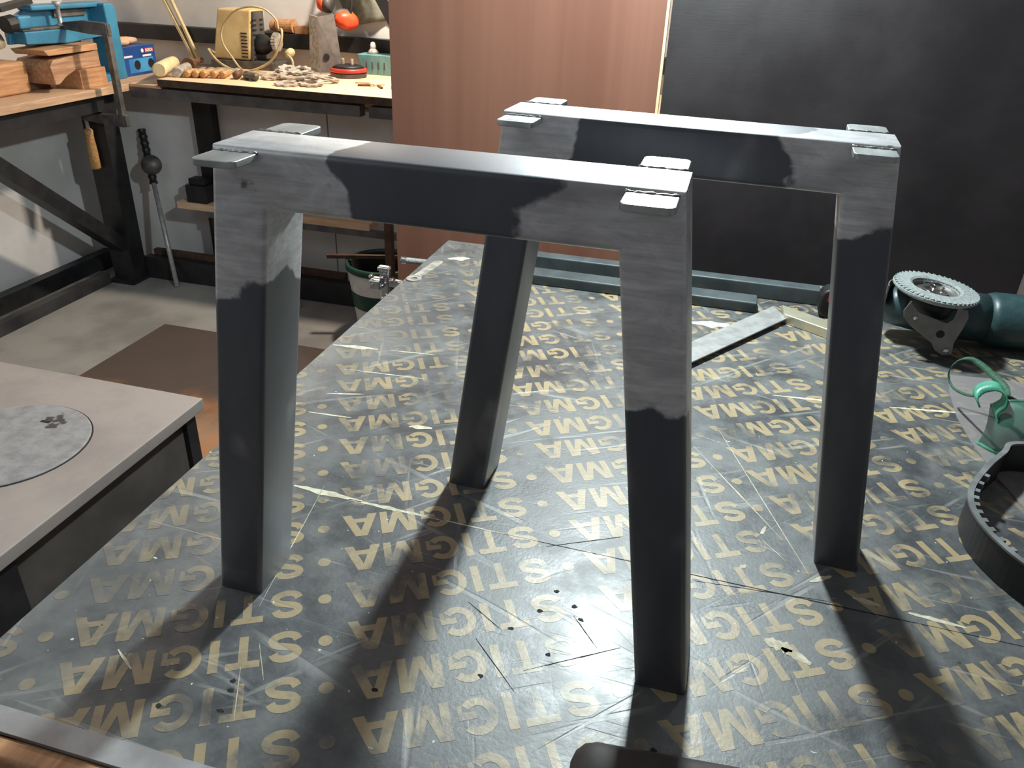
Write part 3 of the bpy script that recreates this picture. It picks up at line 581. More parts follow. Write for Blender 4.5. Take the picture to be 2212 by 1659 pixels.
for x_, z_ in ((-0.420, -0.008), (-0.402, -0.010), (-0.402, 0.006), (-0.400, -0.034), (-0.424, 0.006), (-0.382, 0.003)):
    ob('bolt', lathe_on(frame_to((x_, 0.776, z_), (x_, 0.760, z_)), [(0.0042, 0), (0.0042, 0.010), (0.0025, 0.0125)], 10), M['chrome'], ck, smooth=True)

# ------------------------------------------------------------------ stove and brown-orange sheet on the floor at left
sv = thing('steel_stove', 'low steel stove with a round lid in its dusty top plate, left of the table', 'stove', (-1.2, 0.5, ZF))
sz = -0.35
pl = new(); cx, cy, cr_ = -1.115, 0.510, 0.158; n = 48
ob('top_plate', box(-1.62, -0.862, 0.05, 0.797, sz-0.028, sz), M['stove'], sv, bevel=0.003)
ob('lid_gap', lathe((cx, cy, sz), [(cr_, 0.0), (cr_, 0.0006)], 48), M['void'], sv)
ld = ob('round_lid', lathe((cx, cy, sz), [(cr_-0.003, 0.0), (cr_-0.003, 0.0022), (cr_-0.006, 0.003)], 48), M['stove_lid'], sv)
ob('lid_slot', box(cx+0.0, cx+0.022, cy+0.088, cy+0.096, sz+0.003, sz+0.0034), M['void'], ld)
ob('side_panel', box(-0.902, -0.894, 0.275, 0.755, ZF+0.05, sz-0.028), M['stove_side'], sv)
ob('back_panel', box(-1.58, -0.90, 0.752, 0.76, ZF+0.05, sz-0.028), M['stove_side'], sv)
ob('front_panel', box(-1.58, -0.90, 0.13, 0.138, ZF+0.05, sz-0.028), M['stove_side'], sv)
ob('inner_box', box(-1.56, -0.97, 0.14, 0.75, ZF+0.06, sz-0.03), M['void'], sv)
for x0, y0, x1, y1 in ((-0.915, 0.752, -0.882, 0.785), (-0.925, 0.205, -0.880, 0.275), (-1.60, 0.752, -1.565, 0.785), (-1.60, 0.09, -1.565, 0.125)):
    ob('leg', box(x0, x1, y0, y1, ZF, sz-0.028), M['black'], sv)
ob('metal_sheet', box(-2.0, -1.0, 0.95, 2.07, ZF, ZF+0.004), M['floor_sheet'], label='flat brown and orange metal sheet lying on the concrete floor', cat='sheet')

# ------------------------------------------------------------------ left bench
lb = thing('left_workbench', 'left workbench with a beige top on black steel posts and a diagonal brace', 'workbench', (-2.6, 1.8, ZF))
ob('worktop', box(-3.295, -2.374, 0.3, 3.295, -0.030, 0.0), M['bench_ply_y'], lb, bevel=0.002)
ob('front_beam', box(-2.45, -2.40, 0.3, 2.43, -0.095, -0.030), M['black'], lb)
ob('post', box(-2.535, -2.425, 2.432, 2.522, ZF, -0.030), M['black'], lb)
ob('foot_plate', box(-2.55, -2.41, 2.40, 2.512, ZF, ZF+0.012), M['black'], lb)
ob('brace', bar((-2.48, 1.66, -0.02), (-2.48, 2.44, -0.70), 0.06, 0.075, up=(1, 0, 0)), M['black'], lb)
M['dusty_rail'] = plain('dusty_black_rail', (0.018, 0.018, 0.020), (0.05, 0.05, 0.05), 0.55, 0, 5)
r1 = ob('bottom_rail', box(-2.585, -2.525, 0.3, 2.39, ZF, ZF+0.052), M['dusty_rail'], lb)
ob('lit_dusty_top', box(-2.582, -2.562, 0.3, 2.39, ZF+0.052, ZF+0.0535), M['grey_plastic'], r1)  # paler strip paints the light caught on the rail's dusty top
ob('bottom_rail', box(-2.72, -2.67, 0.3, 2.6, ZF, ZF+0.085), M['black'], lb)
ob('post', box(-2.50, -2.43, 0.5, 0.57, ZF, -0.03), M['black'], lb)
# ------------------------------------------------------------------ back bench
bb_ = thing('back_workbench', 'back workbench with a pale plywood board on a dark steel frame', 'workbench', (-1.4, 2.8, ZF))
ob('worktop', box(-2.372, 0.35, 2.622, 3.295, -0.025, 0.0), M['bench_ply'], bb_)
ob('worktop_end', box(-2.372, -2.217, 2.570, 2.621, -0.012, 0.0), M['bench_ply'], bb_)
bo = ob('loose_board', box(-2.215, 0.35, 2.556, 3.20, 0.0008, 0.030), M['bench_ply'], bb_)
ob('board_edge', box(-2.215, 0.35, 2.5535, 2.556, 0.0008, 0.029), M['edge_dark'], bo, label='dark front edge of the plywood board')
ob('front_beam', box(-2.37, -1.285, 2.568, 2.618, -0.056, -0.0125), M['dark_tube'], bb_)
ob('front_beam', box(-1.245, 0.35, 2.568, 2.618, -0.056, -0.0125), M['dark_tube'], bb_)
ob('post', box(-2.17, -2.075, 2.70, 2.748, ZF, -0.0255), M['black'], bb_)
ob('post', box(-0.75, -0.66, 2.62, 2.70, ZF, -0.0255), M['black'], bb_)
br_ = ob('bottom_rail', box(-2.42, 0.35, 2.515, 2.56, ZF, ZF+0.105), M['black'], bb_)
ob('rusty_bar', box(-2.40, -1.4, 2.562, 2.59, ZF+0.0, ZF+0.130), M['rust'], bb_)
sh = thing('wall_shelf', 'narrow wooden shelf under the back workbench', 'shelf', (-1.76, 2.68, -0.56))
ob('board', box(-2.255, -1.285, 2.60, 2.697, -0.545, -0.515), M['bench_ply'], sh)
ob('bracket_rail', box(-2.10, -1.12, 2.602, 2.63, -0.575, -0.546), M['dark_tube'], sh)
ob('bracket_post', box(-2.085, -2.05, 2.605, 2.64, ZF, -0.546), M['black'], sh)
jb = thing('black_box', 'small black open box sitting on the narrow shelf', 'box', (-2.15, 2.67, -0.515))
ob('body', box(-2.205, -2.10, 2.61, 2.69, -0.515, -0.435), M['black'], jb, bevel=0.004)
ob('lid', box(-2.19, -2.11, 2.62, 2.68, -0.435, -0.405), M['rubber'], jb, bevel=0.004)

# rod with black grip and disc leaning in the corner, wire, bar, bucket
lr = thing('leaning_rod', 'thin grey rod with a black knuckled grip and round disc leaning below the bench', 'rod', (-2.215, 2.453, ZF))
ra, rb_ = Vector((-2.215, 2.453, ZF)), Vector((-2.492, 2.742, -0.235)); dr = rb_-ra
ob('rod', cyl(ra, ra+dr*0.68, 0.011, n=10), M['steel'], lr, smooth=True)
ob('grip', tube([ra+dr*(0.66+0.34*k/24) for k in range(25)], [0.016+0.004*(k % 3 == 0) for k in range(25)], 10), M['rubber'], lr)
pd_ = ra+dr*0.79+Vector((0.035, -0.03, 0.0)); ob('disc', lathe_on(frame_to(pd_, pd_+Vector((0.5, -0.8, 0.3))), [(0.043, -0.01), (0.046, 0), (0.043, 0.012)], 20), M['grey_iron'], lr, smooth=True)
ob('bent_wire', tube(spline([(-1.56, 2.43, ZF+0.004), (-1.60, 2.455, ZF+0.08), (-1.65, 2.49, ZF+0.16), (-1.70, 2.60, ZF+0.34), (-1.72, 2.742, ZF+0.42)], 5), 0.005, 6), M['steel'], smooth=True, label='thin bent steel wire leaning against the low white wall', cat='wire')
ob('steel_bar', box(-1.008, -0.979, 2.135, 2.165, ZF, -0.30), M['rust'], label='rusty flat steel bar standing upright in front of the white bucket', cat='bar', bevel=0.003)
bk = thing('bucket', 'white plastic bucket with green bands and a dark inside standing on the floor', 'bucket', (-1.125, 2.345, ZF))
bc = (-1.115, 2.355, ZF); rz = lambda z: 0.116+0.034*z/0.30
ob('body', lathe(bc, [(0.114, 0.0), (rz(0.30), 0.30), (rz(0.30)-0.004, 0.30), (0.110, 0.006)], 36, caps=False), M['white'], bk, smooth=True)
ob('bottom', lathe(bc, [(0.112, 0.0), (0.112, 0.006)], 36), M['void'], bk)
ob('label_band', lathe(bc, [(rz(0.12)+0.0006, 0.12), (rz(0.19)+0.0006, 0.19)], 36, caps=False), M['green'], bk, smooth=True, label='green printed band')
ob('rim', lathe(bc, [(rz(0.28)+0.001, 0.275), (rz(0.3)+0.005, 0.28), (rz(0.3)+0.005, 0.302), (rz(0.3)-0.006, 0.304), (rz(0.3)-0.006, 0.28)], 36, caps=False), M['green'], bk, smooth=True, label='green rim')
ob('contents', lathe(bc, [(rz(0.2)-0.006, 0.20), (rz(0.292)-0.006, 0.292), (rz(0.292)-0.010, 0.292), (0.120, 0.205), (0.02, 0.215)], 30), M['void'], bk)
ob('wooden_stick', bar((-1.34, 2.30, -0.568), (-0.98, 2.42, -0.568), 0.018, 0.014), M['rust'], label='reddish-brown stick lying across the bucket rim', cat='stick')

# ------------------------------------------------------------------ things on the left bench
ob('timber_block', box(-2.66, -2.520, 2.005, 2.195, 0.0, 0.118), M['pine'], bevel=0.014, seg=3, label='orange pine timber block with a knot at the left picture edge', cat='block')
scw = thing('wood_screw', 'steel screw standing out of the pine block at the left edge', 'screw', (-2.56, 2.055, 0.118))
ob('shank', cyl((-2.56, 2.055, 0.1185), (-2.56, 2.055, 0.150), 0.004, n=10), M['steel'], scw); ob('head', lathe((-2.56, 2.055, 0.150), [(0.004, 0), (0.010, 0.004), (0.010, 0.008)], 12), M['chrome'], scw)
ob('timber_offcut', box(-2.55, -2.415, 2.345, 2.495, 0.0, 0.074), M['pine'], bevel=0.002, label='square-cut pine offcut at the bottom of the timber pile', cat='offcut', group='timber offcuts piled on the left bench')
ob('timber_offcut', prism([(-2.43, 2.225, 0.03), (-2.43, 2.245, 0.030), (-2.43, 2.29, 0.056), (-2.43, 2.345, 0.0745), (-2.43, 2.49, 0.0745), (-2.43, 2.488, 0.139), (-2.43, 2.235, 0.121), (-2.43, 2.215, 0.10)], (-0.17, 0, 0)), M['pine2'], bevel=0.003, label='thick weathered beam with a notched underside in the middle of the timber pile', cat='offcut', group='timber offcuts piled on the left bench')
ob('timber_offcut', box(-2.60, -2.56, 2.21, 2.33, 0.0, 0.0295), M['dark_wood'], label='small dark wood packer under the left end of the weathered beam', cat='offcut', group='timber offcuts piled on the left bench')
ob('timber_offcut', prism([(-2.425, 2.215, 0.1385), (-2.425, 2.485, 0.1395), (-2.425, 2.485, 0.166), (-2.425, 2.30, 0.162), (-2.44, 2.21, 0.158)], (-0.16, 0, 0)), M['pine'], bevel=0.003, label='bright orange plank with a chamfered end on top of the timber pile', cat='offcut', group='timber offcuts piled on the left bench')
# blue machine
bm_ = thing('blue_bench_machine', 'blue enamelled bench machine with a tall frame and grey table behind the timber pile', 'machine', (-2.75, 2.45, 0))
ob('pillar', prism([(-2.475, 2.640, 0.0005), (-2.475, 2.697, 0.0005), (-2.475, 2.697, 0.29), (-2.475, 2.680, 0.308), (-2.475, 2.628, 0.308), (-2.475, 2.628, 0.28)], (-0.10, 0, 0)), M['blue'], bm_, bevel=0.008, seg=3)
ob('back_plate', prism([(-2.56, 2.18, 0.174), (-2.56, 2.64, 0.174), (-2.56, 2.64, 0.30), (-2.56, 2.30, 0.30), (-2.56, 2.20, 0.26)], (-0.02, 0, 0)), M['blue'], bm_, bevel=0.004)
ob('top_rail', bar((-2.545, 2.27, 0.302), (-2.545, 2.66, 0.302), 0.07, 0.020), M['blue'], bm_, bevel=0.006)
ob('table_arm', prism([(-2.50, 2.20, 0.176), (-2.50, 2.42, 0.166), (-2.50, 2.62, 0.178), (-2.50, 2.62, 0.222), (-2.50, 2.20, 0.222)], (-0.10, 0, 0)), M['blue'], bm_, bevel=0.006)
ob('table_plate', box(-2.61, -2.505, 2.20, 2.60, 0.2225, 0.232), M['grey_iron'], bm_, bevel=0.002)
ob('motor_block', box(-2.545, -2.49, 2.175, 2.245, 0.2325, 0.28), M['blue'], bm_, bevel=0.010, seg=3)
ob('motor_cap', cyl((-2.52, 2.176, 0.255), (-2.52, 2.135, 0.250), 0.030, n=16), M['rubber'], bm_)
ob('guide_bar', box(-2.558, -2.548, 2.42, 2.60, 0.262, 0.286), M['dark_tube'], bm_)
ob('guard_arm', bar((-2.56, 2.15, 0.30), (-2.56, 2.31, 0.325), 0.05, 0.018), M['rubber'], bm_)
ob('base_foot', box(-2.75, -2.476, 2.55, 2.697, 0.0005, 0.028), M['blue'], bm_, bevel=0.004)
ob('base_column', box(-2.76, -2.62, 2.45, 2.62, 0.0005, 0.19), M['grey_iron'], bm_, bevel=0.004)
pt = thing('cardboard_tube', 'pale round tube lying at the left picture edge above the pine block', 'tube', (-2.75, 2.11, 0))
ob('tube_body', cyl((-2.98, 2.0, 0.035), (-2.565, 2.135, 0.200), 0.036, n=24), plain('pale_card', srgb(170, 160, 128), srgb(140, 130, 104), 0.7), pt, smooth=True)
# F-clamp
fc = thing('bar_clamp', 'black bar clamp with a wooden handle gripping the front edge of the left bench', 'clamp', (-2.305, 2.407, -0.34))
ob('rail', box(-2.311, -2.289, 2.395, 2.421, -0.150, 0.250), M['grey_iron'], fc, bevel=0.002)
ob('fixed_jaw', prism([(-2.285, 2.399, 0.205), (-2.285, 2.399, 0.252), (-2.405, 2.399, 0.258), (-2.500, 2.399, 0.246), (-2.500, 2.399, 0.220), (-2.385, 2.399, 0.208)], (0, 0.020, 0)), M['grey_iron'], fc, bevel=0.003)
ob('fixed_jaw_pin', lathe((-2.514, 2.407, 0.2328), [(0.022, 0), (0.016, 0.005), (0.009, 0.010), (0.009, 0.070), (0.016, 0.073), (0.016, 0.090)], 14), M['steel'], fc, smooth=True)
ob('sliding_jaw', prism([(-2.277, 2.397, -0.100), (-2.277, 2.397, -0.148), (-2.315, 2.397, -0.150), (-2.500, 2.397, -0.136), (-2.500, 2.397, -0.108)], (0, 0.022, 0)), M['grey_iron'], fc, bevel=0.003)
ob('screw', lathe_on(frame_to((-2.490, 2.408, -0.180), (-2.490, 2.408, -0.075)), sum([[(0.0085, k*0.004), (0.007, k*0.004+0.002)] for k in range(26)], []), 12), M['steel'], fc)
ob('wooden_handle', lathe_on(frame_to((-2.490, 2.408, -0.345), (-2.490, 2.408, -0.172)), [(0.016, 0), (0.021, 0.008), (0.0205, 0.08), (0.017, 0.14), (0.019, 0.165), (0.012, 0.173)], 16), M['handle_wood'], fc, smooth=True, label='wooden handle')
# printed box
cb = thing('printed_box', 'blue printed tool box with a small red brand label behind the blue machine', 'box', (-2.58, 2.82, 0))
ob('carton', box(-2.66, -2.498, 2.70, 2.935, 0.0005, 0.124), M['cardboard_blue'], cb, bevel=0.002)
M['box_red'] = plain('red_print', (0.62, 0.02, 0.03), (0.5, 0.015, 0.025), 0.4)
ob('picture_panel', box(-2.4978, -2.4972, 2.745, 2.915, 0.012, 0.072), M['light_blue'], cb, label='light blue picture print')
ob('brand_label', box(-2.4978, -2.4970, 2.865, 2.922, 0.092, 0.112), M['box_red'], cb, label='red brand label')
tmx = text_mesh('BOSCH', 0.017, 0.0006); tbm = new(); tbm.from_mesh(tmx)
for v in tbm.verts: q = v.co.copy(); v.co = Vector((-2.4968, 2.8685+q.x*0.92, 0.0962+q.y))
ob('brand_lettering', tbm, M['print_white'], cb, label='white brand lettering')
ob('emblem', lathe_on(frame_to((-2.4978, 2.848, 0.102), (-2.4970, 2.848, 0.102)), [(0.009, 0), (0.009, 0.0008)], 16), M['print_white'], cb, label='round white emblem')
for y0, y1, z0 in ((2.72, 2.775, 0.079), (2.845, 2.905, 0.076)): ob('caption_line', box(-2.4978, -2.4970, y0, y1, z0, z0+0.008), M['print_white'], cb)
for yc in (2.80, 2.895): ob('pictured_tool', lathe_on(frame_to((-2.4970, yc, 0.044), (-2.4965, yc, 0.044)), [(0.021, 0), (0.021, 0.0004)], 12), M['rubber'], cb)
em = thing('work_glove', 'pale yellow work glove lying on top of the blue printed box', 'glove', (-2.58, 2.80, 0.124))
gbm = new()
for k, (x, y, l, r) in enumerate(((-2.60, 2.74, 0.05, 0.022), (-2.575, 2.79, 0.11, 0.016), (-2.60, 2.80, 0.10, 0.016), (-2.555, 2.75, 0.06, 0.014))):
    lathe_on(frame_to((x, y, 0.126+r), (x+0.01*k, y+l, 0.126+r*0.9)), [(r*0.5, 0), (r, l*0.15), (r*0.95, l*0.7), (r*0.6, l)], 12, gbm)
ob('glove_body', gbm, plain('yellow_leather', srgb(216, 172, 104), srgb(206, 170, 140), 0.8, 0, 18), em, smooth=True)

# ------------------------------------------------------------------ things on the back bench
BZ = 0.0302
def rodline(name, a, b, r, mat, label, cat, group=None, n=12):
    return ob(name, cyl(a, b, r, n=n), mat, smooth=False, label=label, cat=cat, group=group)
ob('wooden_lath', bar((-2.487, 3.215, BZ), (-2.705, 3.232, 0.46), 0.016, 0.012), M['pale_wood'], label='left of two pale wooden laths leaning against the back wall', cat='lath', group='pale laths leaning on the back wall')
ob('wooden_lath', bar((-2.462, 3.215, BZ), (-2.652, 3.232, 0.46), 0.016, 0.012), M['pale_wood'], label='right of two pale wooden laths leaning against the back wall', cat='lath', group='pale laths leaning on the back wall')
ob('wooden_dowel', lathe_on(frame_to((-2.232, 2.600, BZ+0.030), (-2.345, 2.86, BZ+0.030)), [(0.026, 0), (0.030, 0.004), (0.030, 0.16), (0.027, 0.27), (0.015, 0.283)], 20), M['pale_wood'], smooth=False, label='thick pale wooden dowel lying at the left end of the tool row', cat='dowel')
ob('metal_sleeve', lathe_on(frame_to((-2.170, 2.632, BZ+0.021), (-2.235, 2.80, BZ+0.021)), [(0.014, 0), (0.021, 0.001), (0.021, 0.18), (0.014, 0.18)], 18), M['pale_steel'], smooth=False, label='short bright metal sleeve lying beside the pale dowel', cat='sleeve')
chis = ('first', 'second', 'third', 'fourth', 'fifth')
for k, (x, y) in enumerate(((-2.128, 2.64), (-2.095, 2.652), (-2.062, 2.662), (-2.022, 2.678), (-1.985, 2.69))):
    c_ = thing('chisel', '%s wood chisel from the left in the row of turned yellow handles' % chis[k], 'chisel', (x, y, BZ), 0, 'chisels in a row on the back bench')
    Mx = frame_to((x, y, BZ+0.0165), (x-0.035, y+0.12, BZ+0.0165))
    ob('handle', lathe_on(Mx, [(0.008, 0), (0.0155, 0.004), (0.016, 0.03), (0.012, 0.06), (0.014, 0.09), (0.008, 0.11)], 14), M['handle_wood'], c_, smooth=True)
    ob('ferrule', lathe_on(Mx, [(0.0085, 0.105), (0.009, 0.125)], 12), M['pale_steel'], c_)
    ob('blade', box(-0.008, 0.008, -0.0015, 0.0015, 0.12, 0.24, None, Mx), M['steel'], c_)
mb = thing('carving_mallet', 'dark wooden mallet handle pointing back behind the chisels', 'mallet', (-2.27, 2.9, BZ))
ob('handle', lathe_on(frame_to((-2.26, 2.86, BZ+0.030), (-2.30, 3.0, BZ+0.030)), [(0.012, 0), (0.014, 0.02), (0.012, 0.12), (0.014, 0.145)], 12), M['dark_wood'], mb, smooth=True)
ob('head', lathe_on(frame_to((-2.25, 2.83, BZ+0.030), (-2.261, 2.865, BZ+0.030)), [(0.028, 0), (0.030, 0.02), (0.026, 0.04)], 14), M['dark_wood'], mb)
for k, (x, y, l, a, mt, lb_) in enumerate(((-1.925, 2.70, 0.10, 1.9, 'dark_wood', 'dark wooden tool handle lying right of the chisel row'), (-1.875, 2.715, 0.08, 2.2, 'rust', 'rusty brown tool handle beside the metal cogs'), (-1.82, 2.70, 0.08, 2.9, 'grey_iron', 'short grey iron fitting at the left end of the cog pile'))):
    d = Vector((math.cos(a), math.sin(a), 0)); p = Vector((x, y, BZ+0.017))
    ob('tool_handle', lathe_on(frame_to(p, p+d*l), [(0.008, 0), (0.016, 0.006), (0.016, l*0.4), (0.010, l*0.7), (0.013, l*0.9), (0.006, l)], 12), M[mt], smooth=True, label=lb_, cat='handle')
# cream motor
mo = thing('cream_motor', 'cream boxed electric motor with dark vents and a coiled cable on the back bench', 'motor', (-2.12, 3.12, BZ))
ob('base_slab', box(-2.26, -1.93, 3.02, 3.20, BZ, BZ+0.035), M['grey_iron'], mo, bevel=0.004)
cs = ob('cream_cover', prism([(-2.255, 3.035, BZ+0.036), (-2.058, 3.035, BZ+0.036), (-2.040, 3.055, 0.285), (-2.215, 3.055, 0.285)], (0, 0.13, 0)), M['cream'], mo, bevel=0.010, seg=3)
ep = ob('end_plate', prism([(-2.056, 3.040, BZ+0.036), (-2.056, 3.160, BZ+0.036), (-2.040, 3.145, 0.278), (-2.040, 3.062, 0.278)], (0.012, 0, 0)), M['grey_plastic'], mo, label='dark grey vented end plate')
for k in range(8):
    z = 0.080+k*0.0145; ob('vent_slot', box(-2.098, -2.066, 3.0335+0.08*(z-0.066), 3.0365+0.08*(z-0.066), z, z+0.005), M['void'], cs)
for k in range(9):
    z = 0.070+k*0.021; x = -2.0437+0.07*(z-0.066)
    ob('vent_slot', box(x-0.004, x+0.0030, 3.052, 3.078, z, z+0.007), M['void'], ep)
    if k > 5: ob('vent_slot', box(x-0.004, x+0.0030, 3.11, 3.135, z, z+0.007), M['void'], ep)
ob('drive_end', lathe_on(frame_to((-2.045, 3.10, 0.135), (-1.96, 3.10, 0.135)), [(0.046, 0), (0.044, 0.04), (0.022, 0.075), (0.022, 0.085)], 24), M['rubber'], mo, smooth=True)
gear = new(); GMx = frame_to((-1.955, 3.10, 0.150), (-1.93, 3.10, 0.150)); pts = []
for k in range(40):
    r_ = 0.042 if k % 2 else 0.036; a = 2*math.pi*k/40; pts.append(GMx @ Vector((r_*math.cos(a), r_*math.sin(a), 0)))
prism(pts, Vector((0.02, 0, 0)), gear); ob('drive_cog', gear, M['pale_steel'], mo)
ob('power_cable', tube(spline([(-1.872, 3.0, 0.215), (-1.88, 3.0, 0.255), (-1.93, 2.995, 0.295), (-2.004, 2.99, 0.303), (-2.09, 2.99, 0.275), (-2.155, 2.99, 0.206), (-2.160, 2.985, 0.147), (-2.12, 2.98, 0.09), (-2.05, 2.95, 0.036), (-1.95, 2.90, 0.035), (-1.85, 2.88, 0.035)], 6), 0.0045, 7), M['cable'], mo, smooth=True)
ob('power_cable', tube(spline([(-2.235, 3.03, 0.09), (-2.23, 2.97, 0.112), (-2.163, 2.94, 0.065), (-2.082, 2.93, 0.036), (-1.998, 2.93, 0.036), (-1.89, 2.94, 0.085), (-1.838, 2.95, 0.165), (-1.832, 2.96, 0.215), (-1.872, 3.0, 0.215)], 6), 0.0055, 7), M['cable'], mo, smooth=True)
pgo = ob('plug', lathe_on(frame_to((-1.80, 2.93, 0.118), (-1.80, 2.985, 0.128)), [(0.010, 0), (0.018, 0.012), (0.019, 0.04), (0.015, 0.05)], 14), M['cable'], mo, smooth=True)
ob('power_cable', tube(spline([(-1.80, 2.932, 0.118), (-1.772, 2.92, 0.10), (-1.768, 2.91, 0.07), (-1.80, 2.89, 0.042), (-1.86, 2.87, 0.035), (-1.92, 2.86, 0.035)], 6), 0.0055, 7), M['cable'], mo, smooth=True)
for k, (a, b) in enumerate((((-1.92, 3.03, BZ+0.008), (-1.80, 3.12, BZ+0.008)), ((-1.90, 2.985, BZ+0.008), (-1.72, 3.01, BZ+0.008)), ((-1.86, 2.95, BZ+0.008), (-1.69, 2.965, BZ+0.008)))):
    rodline('metal_rod', a, b, 0.0075, M['pale_steel'] if k else M['grey_iron'], ('dark iron rod lying behind the plug', 'pale rod lying below the plug', 'pale rod nearest the bench front beside the grey bracket')[k], 'rod', 'loose rods beside the motor', 8)
# wooden pieces on the wall ledge
ob('wooden_spool', lathe_on(frame_to((-2.06, 3.262, 0.2085), (-1.935, 3.262, 0.2085)), [(0.024, 0), (0.024, 0.03), (0.031, 0.036), (0.031, 0.11), (0.033, 0.125)], 18), M['pine'], label='brown wooden spool lying on the black wall ledge above the motor', cat='spool')
ob('wooden_block', box(-1.930, -1.860, 3.245, 3.285, 0.1765, 0.214), M['pine'], bevel=0.002, label='small reddish wooden block on the wall ledge beside the spool', cat='block')
# folded steel bracket
ab = thing('steel_bracket', 'tall tapered grey steel bracket standing on the back bench', 'bracket', (-1.70, 3.07, BZ))
ob('left_plate', prism([(-1.785, 3.10, BZ), (-1.700, 3.045, BZ), (-1.700, 3.050, 0.272), (-1.765, 3.10, 0.276)], (0.004, 0.006, 0)), M['pale_steel'], ab)
ob('right_plate', prism([(-1.700, 3.045, BZ), (-1.610, 3.10, BZ), (-1.640, 3.10, 0.285), (-1.700, 3.050, 0.272)], (-0.004, 0.006, 0)), plain('dark_dusty_steel', (0.20, 0.18, 0.17), (0.15, 0.135, 0.13), 0.55, 0.3, 30), ab)
ob('plate_hole', cyl((-1.672, 3.0605, 0.105), (-1.670, 3.058, 0.105), 0.014, n=14), M['void'], ab)
ob('foot', box(-1.79, -1.665, 3.04, 3.13, BZ, BZ+0.006), M['pale_steel'], ab)
# sander base
sd_ = thing('sander_head', 'round black sanding head with a red ring lying on the back bench', 'sander', (-1.552, 3.035, BZ))
ob('pad', lathe((-1.552, 3.035, BZ), [(0.078, 0), (0.082, 0.004), (0.082, 0.018), (0.076, 0.021)], 30), M['grey_plastic'], sd_)
ob('red_ring', lathe((-1.552, 3.035, BZ), [(0.078, 0.0212), (0.084, 0.024), (0.083, 0.036), (0.074, 0.040)], 30), M['red'], sd_, smooth=True)
ob('cap', lathe((-1.552, 3.035, BZ), [(0.074, 0.0402), (0.055, 0.050), (0.03, 0.054)], 30), M['rubber'], sd_, smooth=True)
for x in (-1.575, -1.53): ob('stud', cyl((x, 3.03, BZ+0.05), (x, 3.03, BZ+0.078), 0.007, n=10), M['pale_steel'], sd_)
# teal tub with bottle
tt = thing('teal_tub', 'pale teal plastic tub standing at the right end of the back bench', 'tub', (-1.46, 3.2, BZ))
ob('tub_body', prism([(-1.530, 3.15, BZ), (-1.36, 3.15, BZ), (-1.34, 3.14, 0.118), (-1.556, 3.14, 0.118)], (0, 0.10, 0)), M['teal'], tt, bevel=0.003)
for k in range(4): ob('embossed_strip', box(-1.515+k*0.03, -1.509+k*0.03, 3.1435, 3.1485, 0.055, 0.105), M['grey_plastic'], tt)
bo_ = thing('spray_bottle', 'clear bottle with a white cap standing inside the teal tub', 'bottle', (-1.495, 3.19, 0.118))
ob('neck', lathe((-1.495, 3.19, 0.1185), [(0.030, 0), (0.022, 0.012), (0.013, 0.022)], 16), M['pale_steel'], bo_, smooth=True)
ob('cap', lathe((-1.495, 3.19, 0.140), [(0.013, 0), (0.014, 0.012), (0.010, 0.026), (0.004, 0.030)], 16), M['white'], bo_, smooth=True)
# cogs and scrap metal along the bench
def cog(name, x, y, z, r, teeth, tilt, az, mat, label, hole=0.45):
    c_ = new(); Mx = Matrix.Translation((x, y, z)) @ Matrix.Rotation(az, 4, 'Z') @ Matrix.Rotation(tilt, 4, 'X'); N = teeth*4; o_, i_, o2, i2 = [], [], [], []
    for k in range(N):
        a = 2*math.pi*k/N; rr = r*(1.0 if k % 4 in (0, 1) else 0.84); ri_ = r*hole
        o_.append(c_.verts.new(Mx @ Vector((rr*math.cos(a), rr*math.sin(a), 0)))); i_.append(c_.verts.new(Mx @ Vector((ri_*math.cos(a), ri_*math.sin(a), 0))))
        o2.append(c_.verts.new(Mx @ Vector((rr*math.cos(a), rr*math.sin(a), 0.007)))); i2.append(c_.verts.new(Mx @ Vector((ri_*math.cos(a), ri_*math.sin(a), 0.007))))
    for k in range(N):
        q = (k+1) % N
        for a, b, c, d in ((o_, o2, o2, o_), (i2, i_, i_, i2), (o2, i2, i2, o2), (i_, o_, o_, i_)): c_.faces.new((a[k], b[k], b[q], a[q]))
    return ob(name, c_, mat, label=label, cat='cog', group='cogs and cut plates piled on the back bench')
cogs = [(-1.80, 2.79, 0.004, 0.050, 9, 0.10, 0.3, 'scalloped cut plate at the left end of the cog pile'), (-1.715, 2.80, 0.006, 0.055, 10, 0.16, 1.1, 'toothed plate second from the left in the cog pile'),
        (-1.63, 2.80, 0.008, 0.055, 11, 0.12, 0.2, 'toothed plate in the middle of the cog pile'), (-1.655, 2.665, 0.0, 0.060, 9, 0.05, 0.8, 'front cog with a dark open centre at the bench edge'),
        (-1.565, 2.70, 0.002, 0.055, 10, 0.10, 0.5, 'front cog right of the open-centred cog'), (-1.545, 2.815, 0.006, 0.052, 9, 0.15, 2.0, 'toothed plate at the right end of the cog pile'),
        (-1.76, 2.87, 0.012, 0.050, 8, 0.35, 0.9, 'tilted cog at the back of the pile below the plug'), (-1.66, 2.88, 0.012, 0.048, 9, 0.4, 2.4, 'tilted cog at the back of the pile before the grey bracket'),
        (-1.60, 2.74, 0.018, 0.050, 8, -0.12, 1.5, 'cog lying on top of the front cogs'), (-1.69, 2.835, 0.026, 0.052, 10, 0.2, 0.1, 'topmost cog of the pile')]
for k, (x, y, dz, r, n_, tl, az, lb_) in enumerate(cogs): cog('cog', x, y, BZ+dz+abs(math.sin(tl))*r+0.0002, r, n_, tl, az, M['pale_steel'], lb_)
ob('plaster_shard', prism([(-1.235, 2.77, BZ), (-1.17, 2.745, BZ), (-1.16, 2.80, BZ), (-1.20, 2.83, BZ)], (0.01, 0, 0.03)), M['white'], label='white broken shard lying by the brown board', cat='shard')
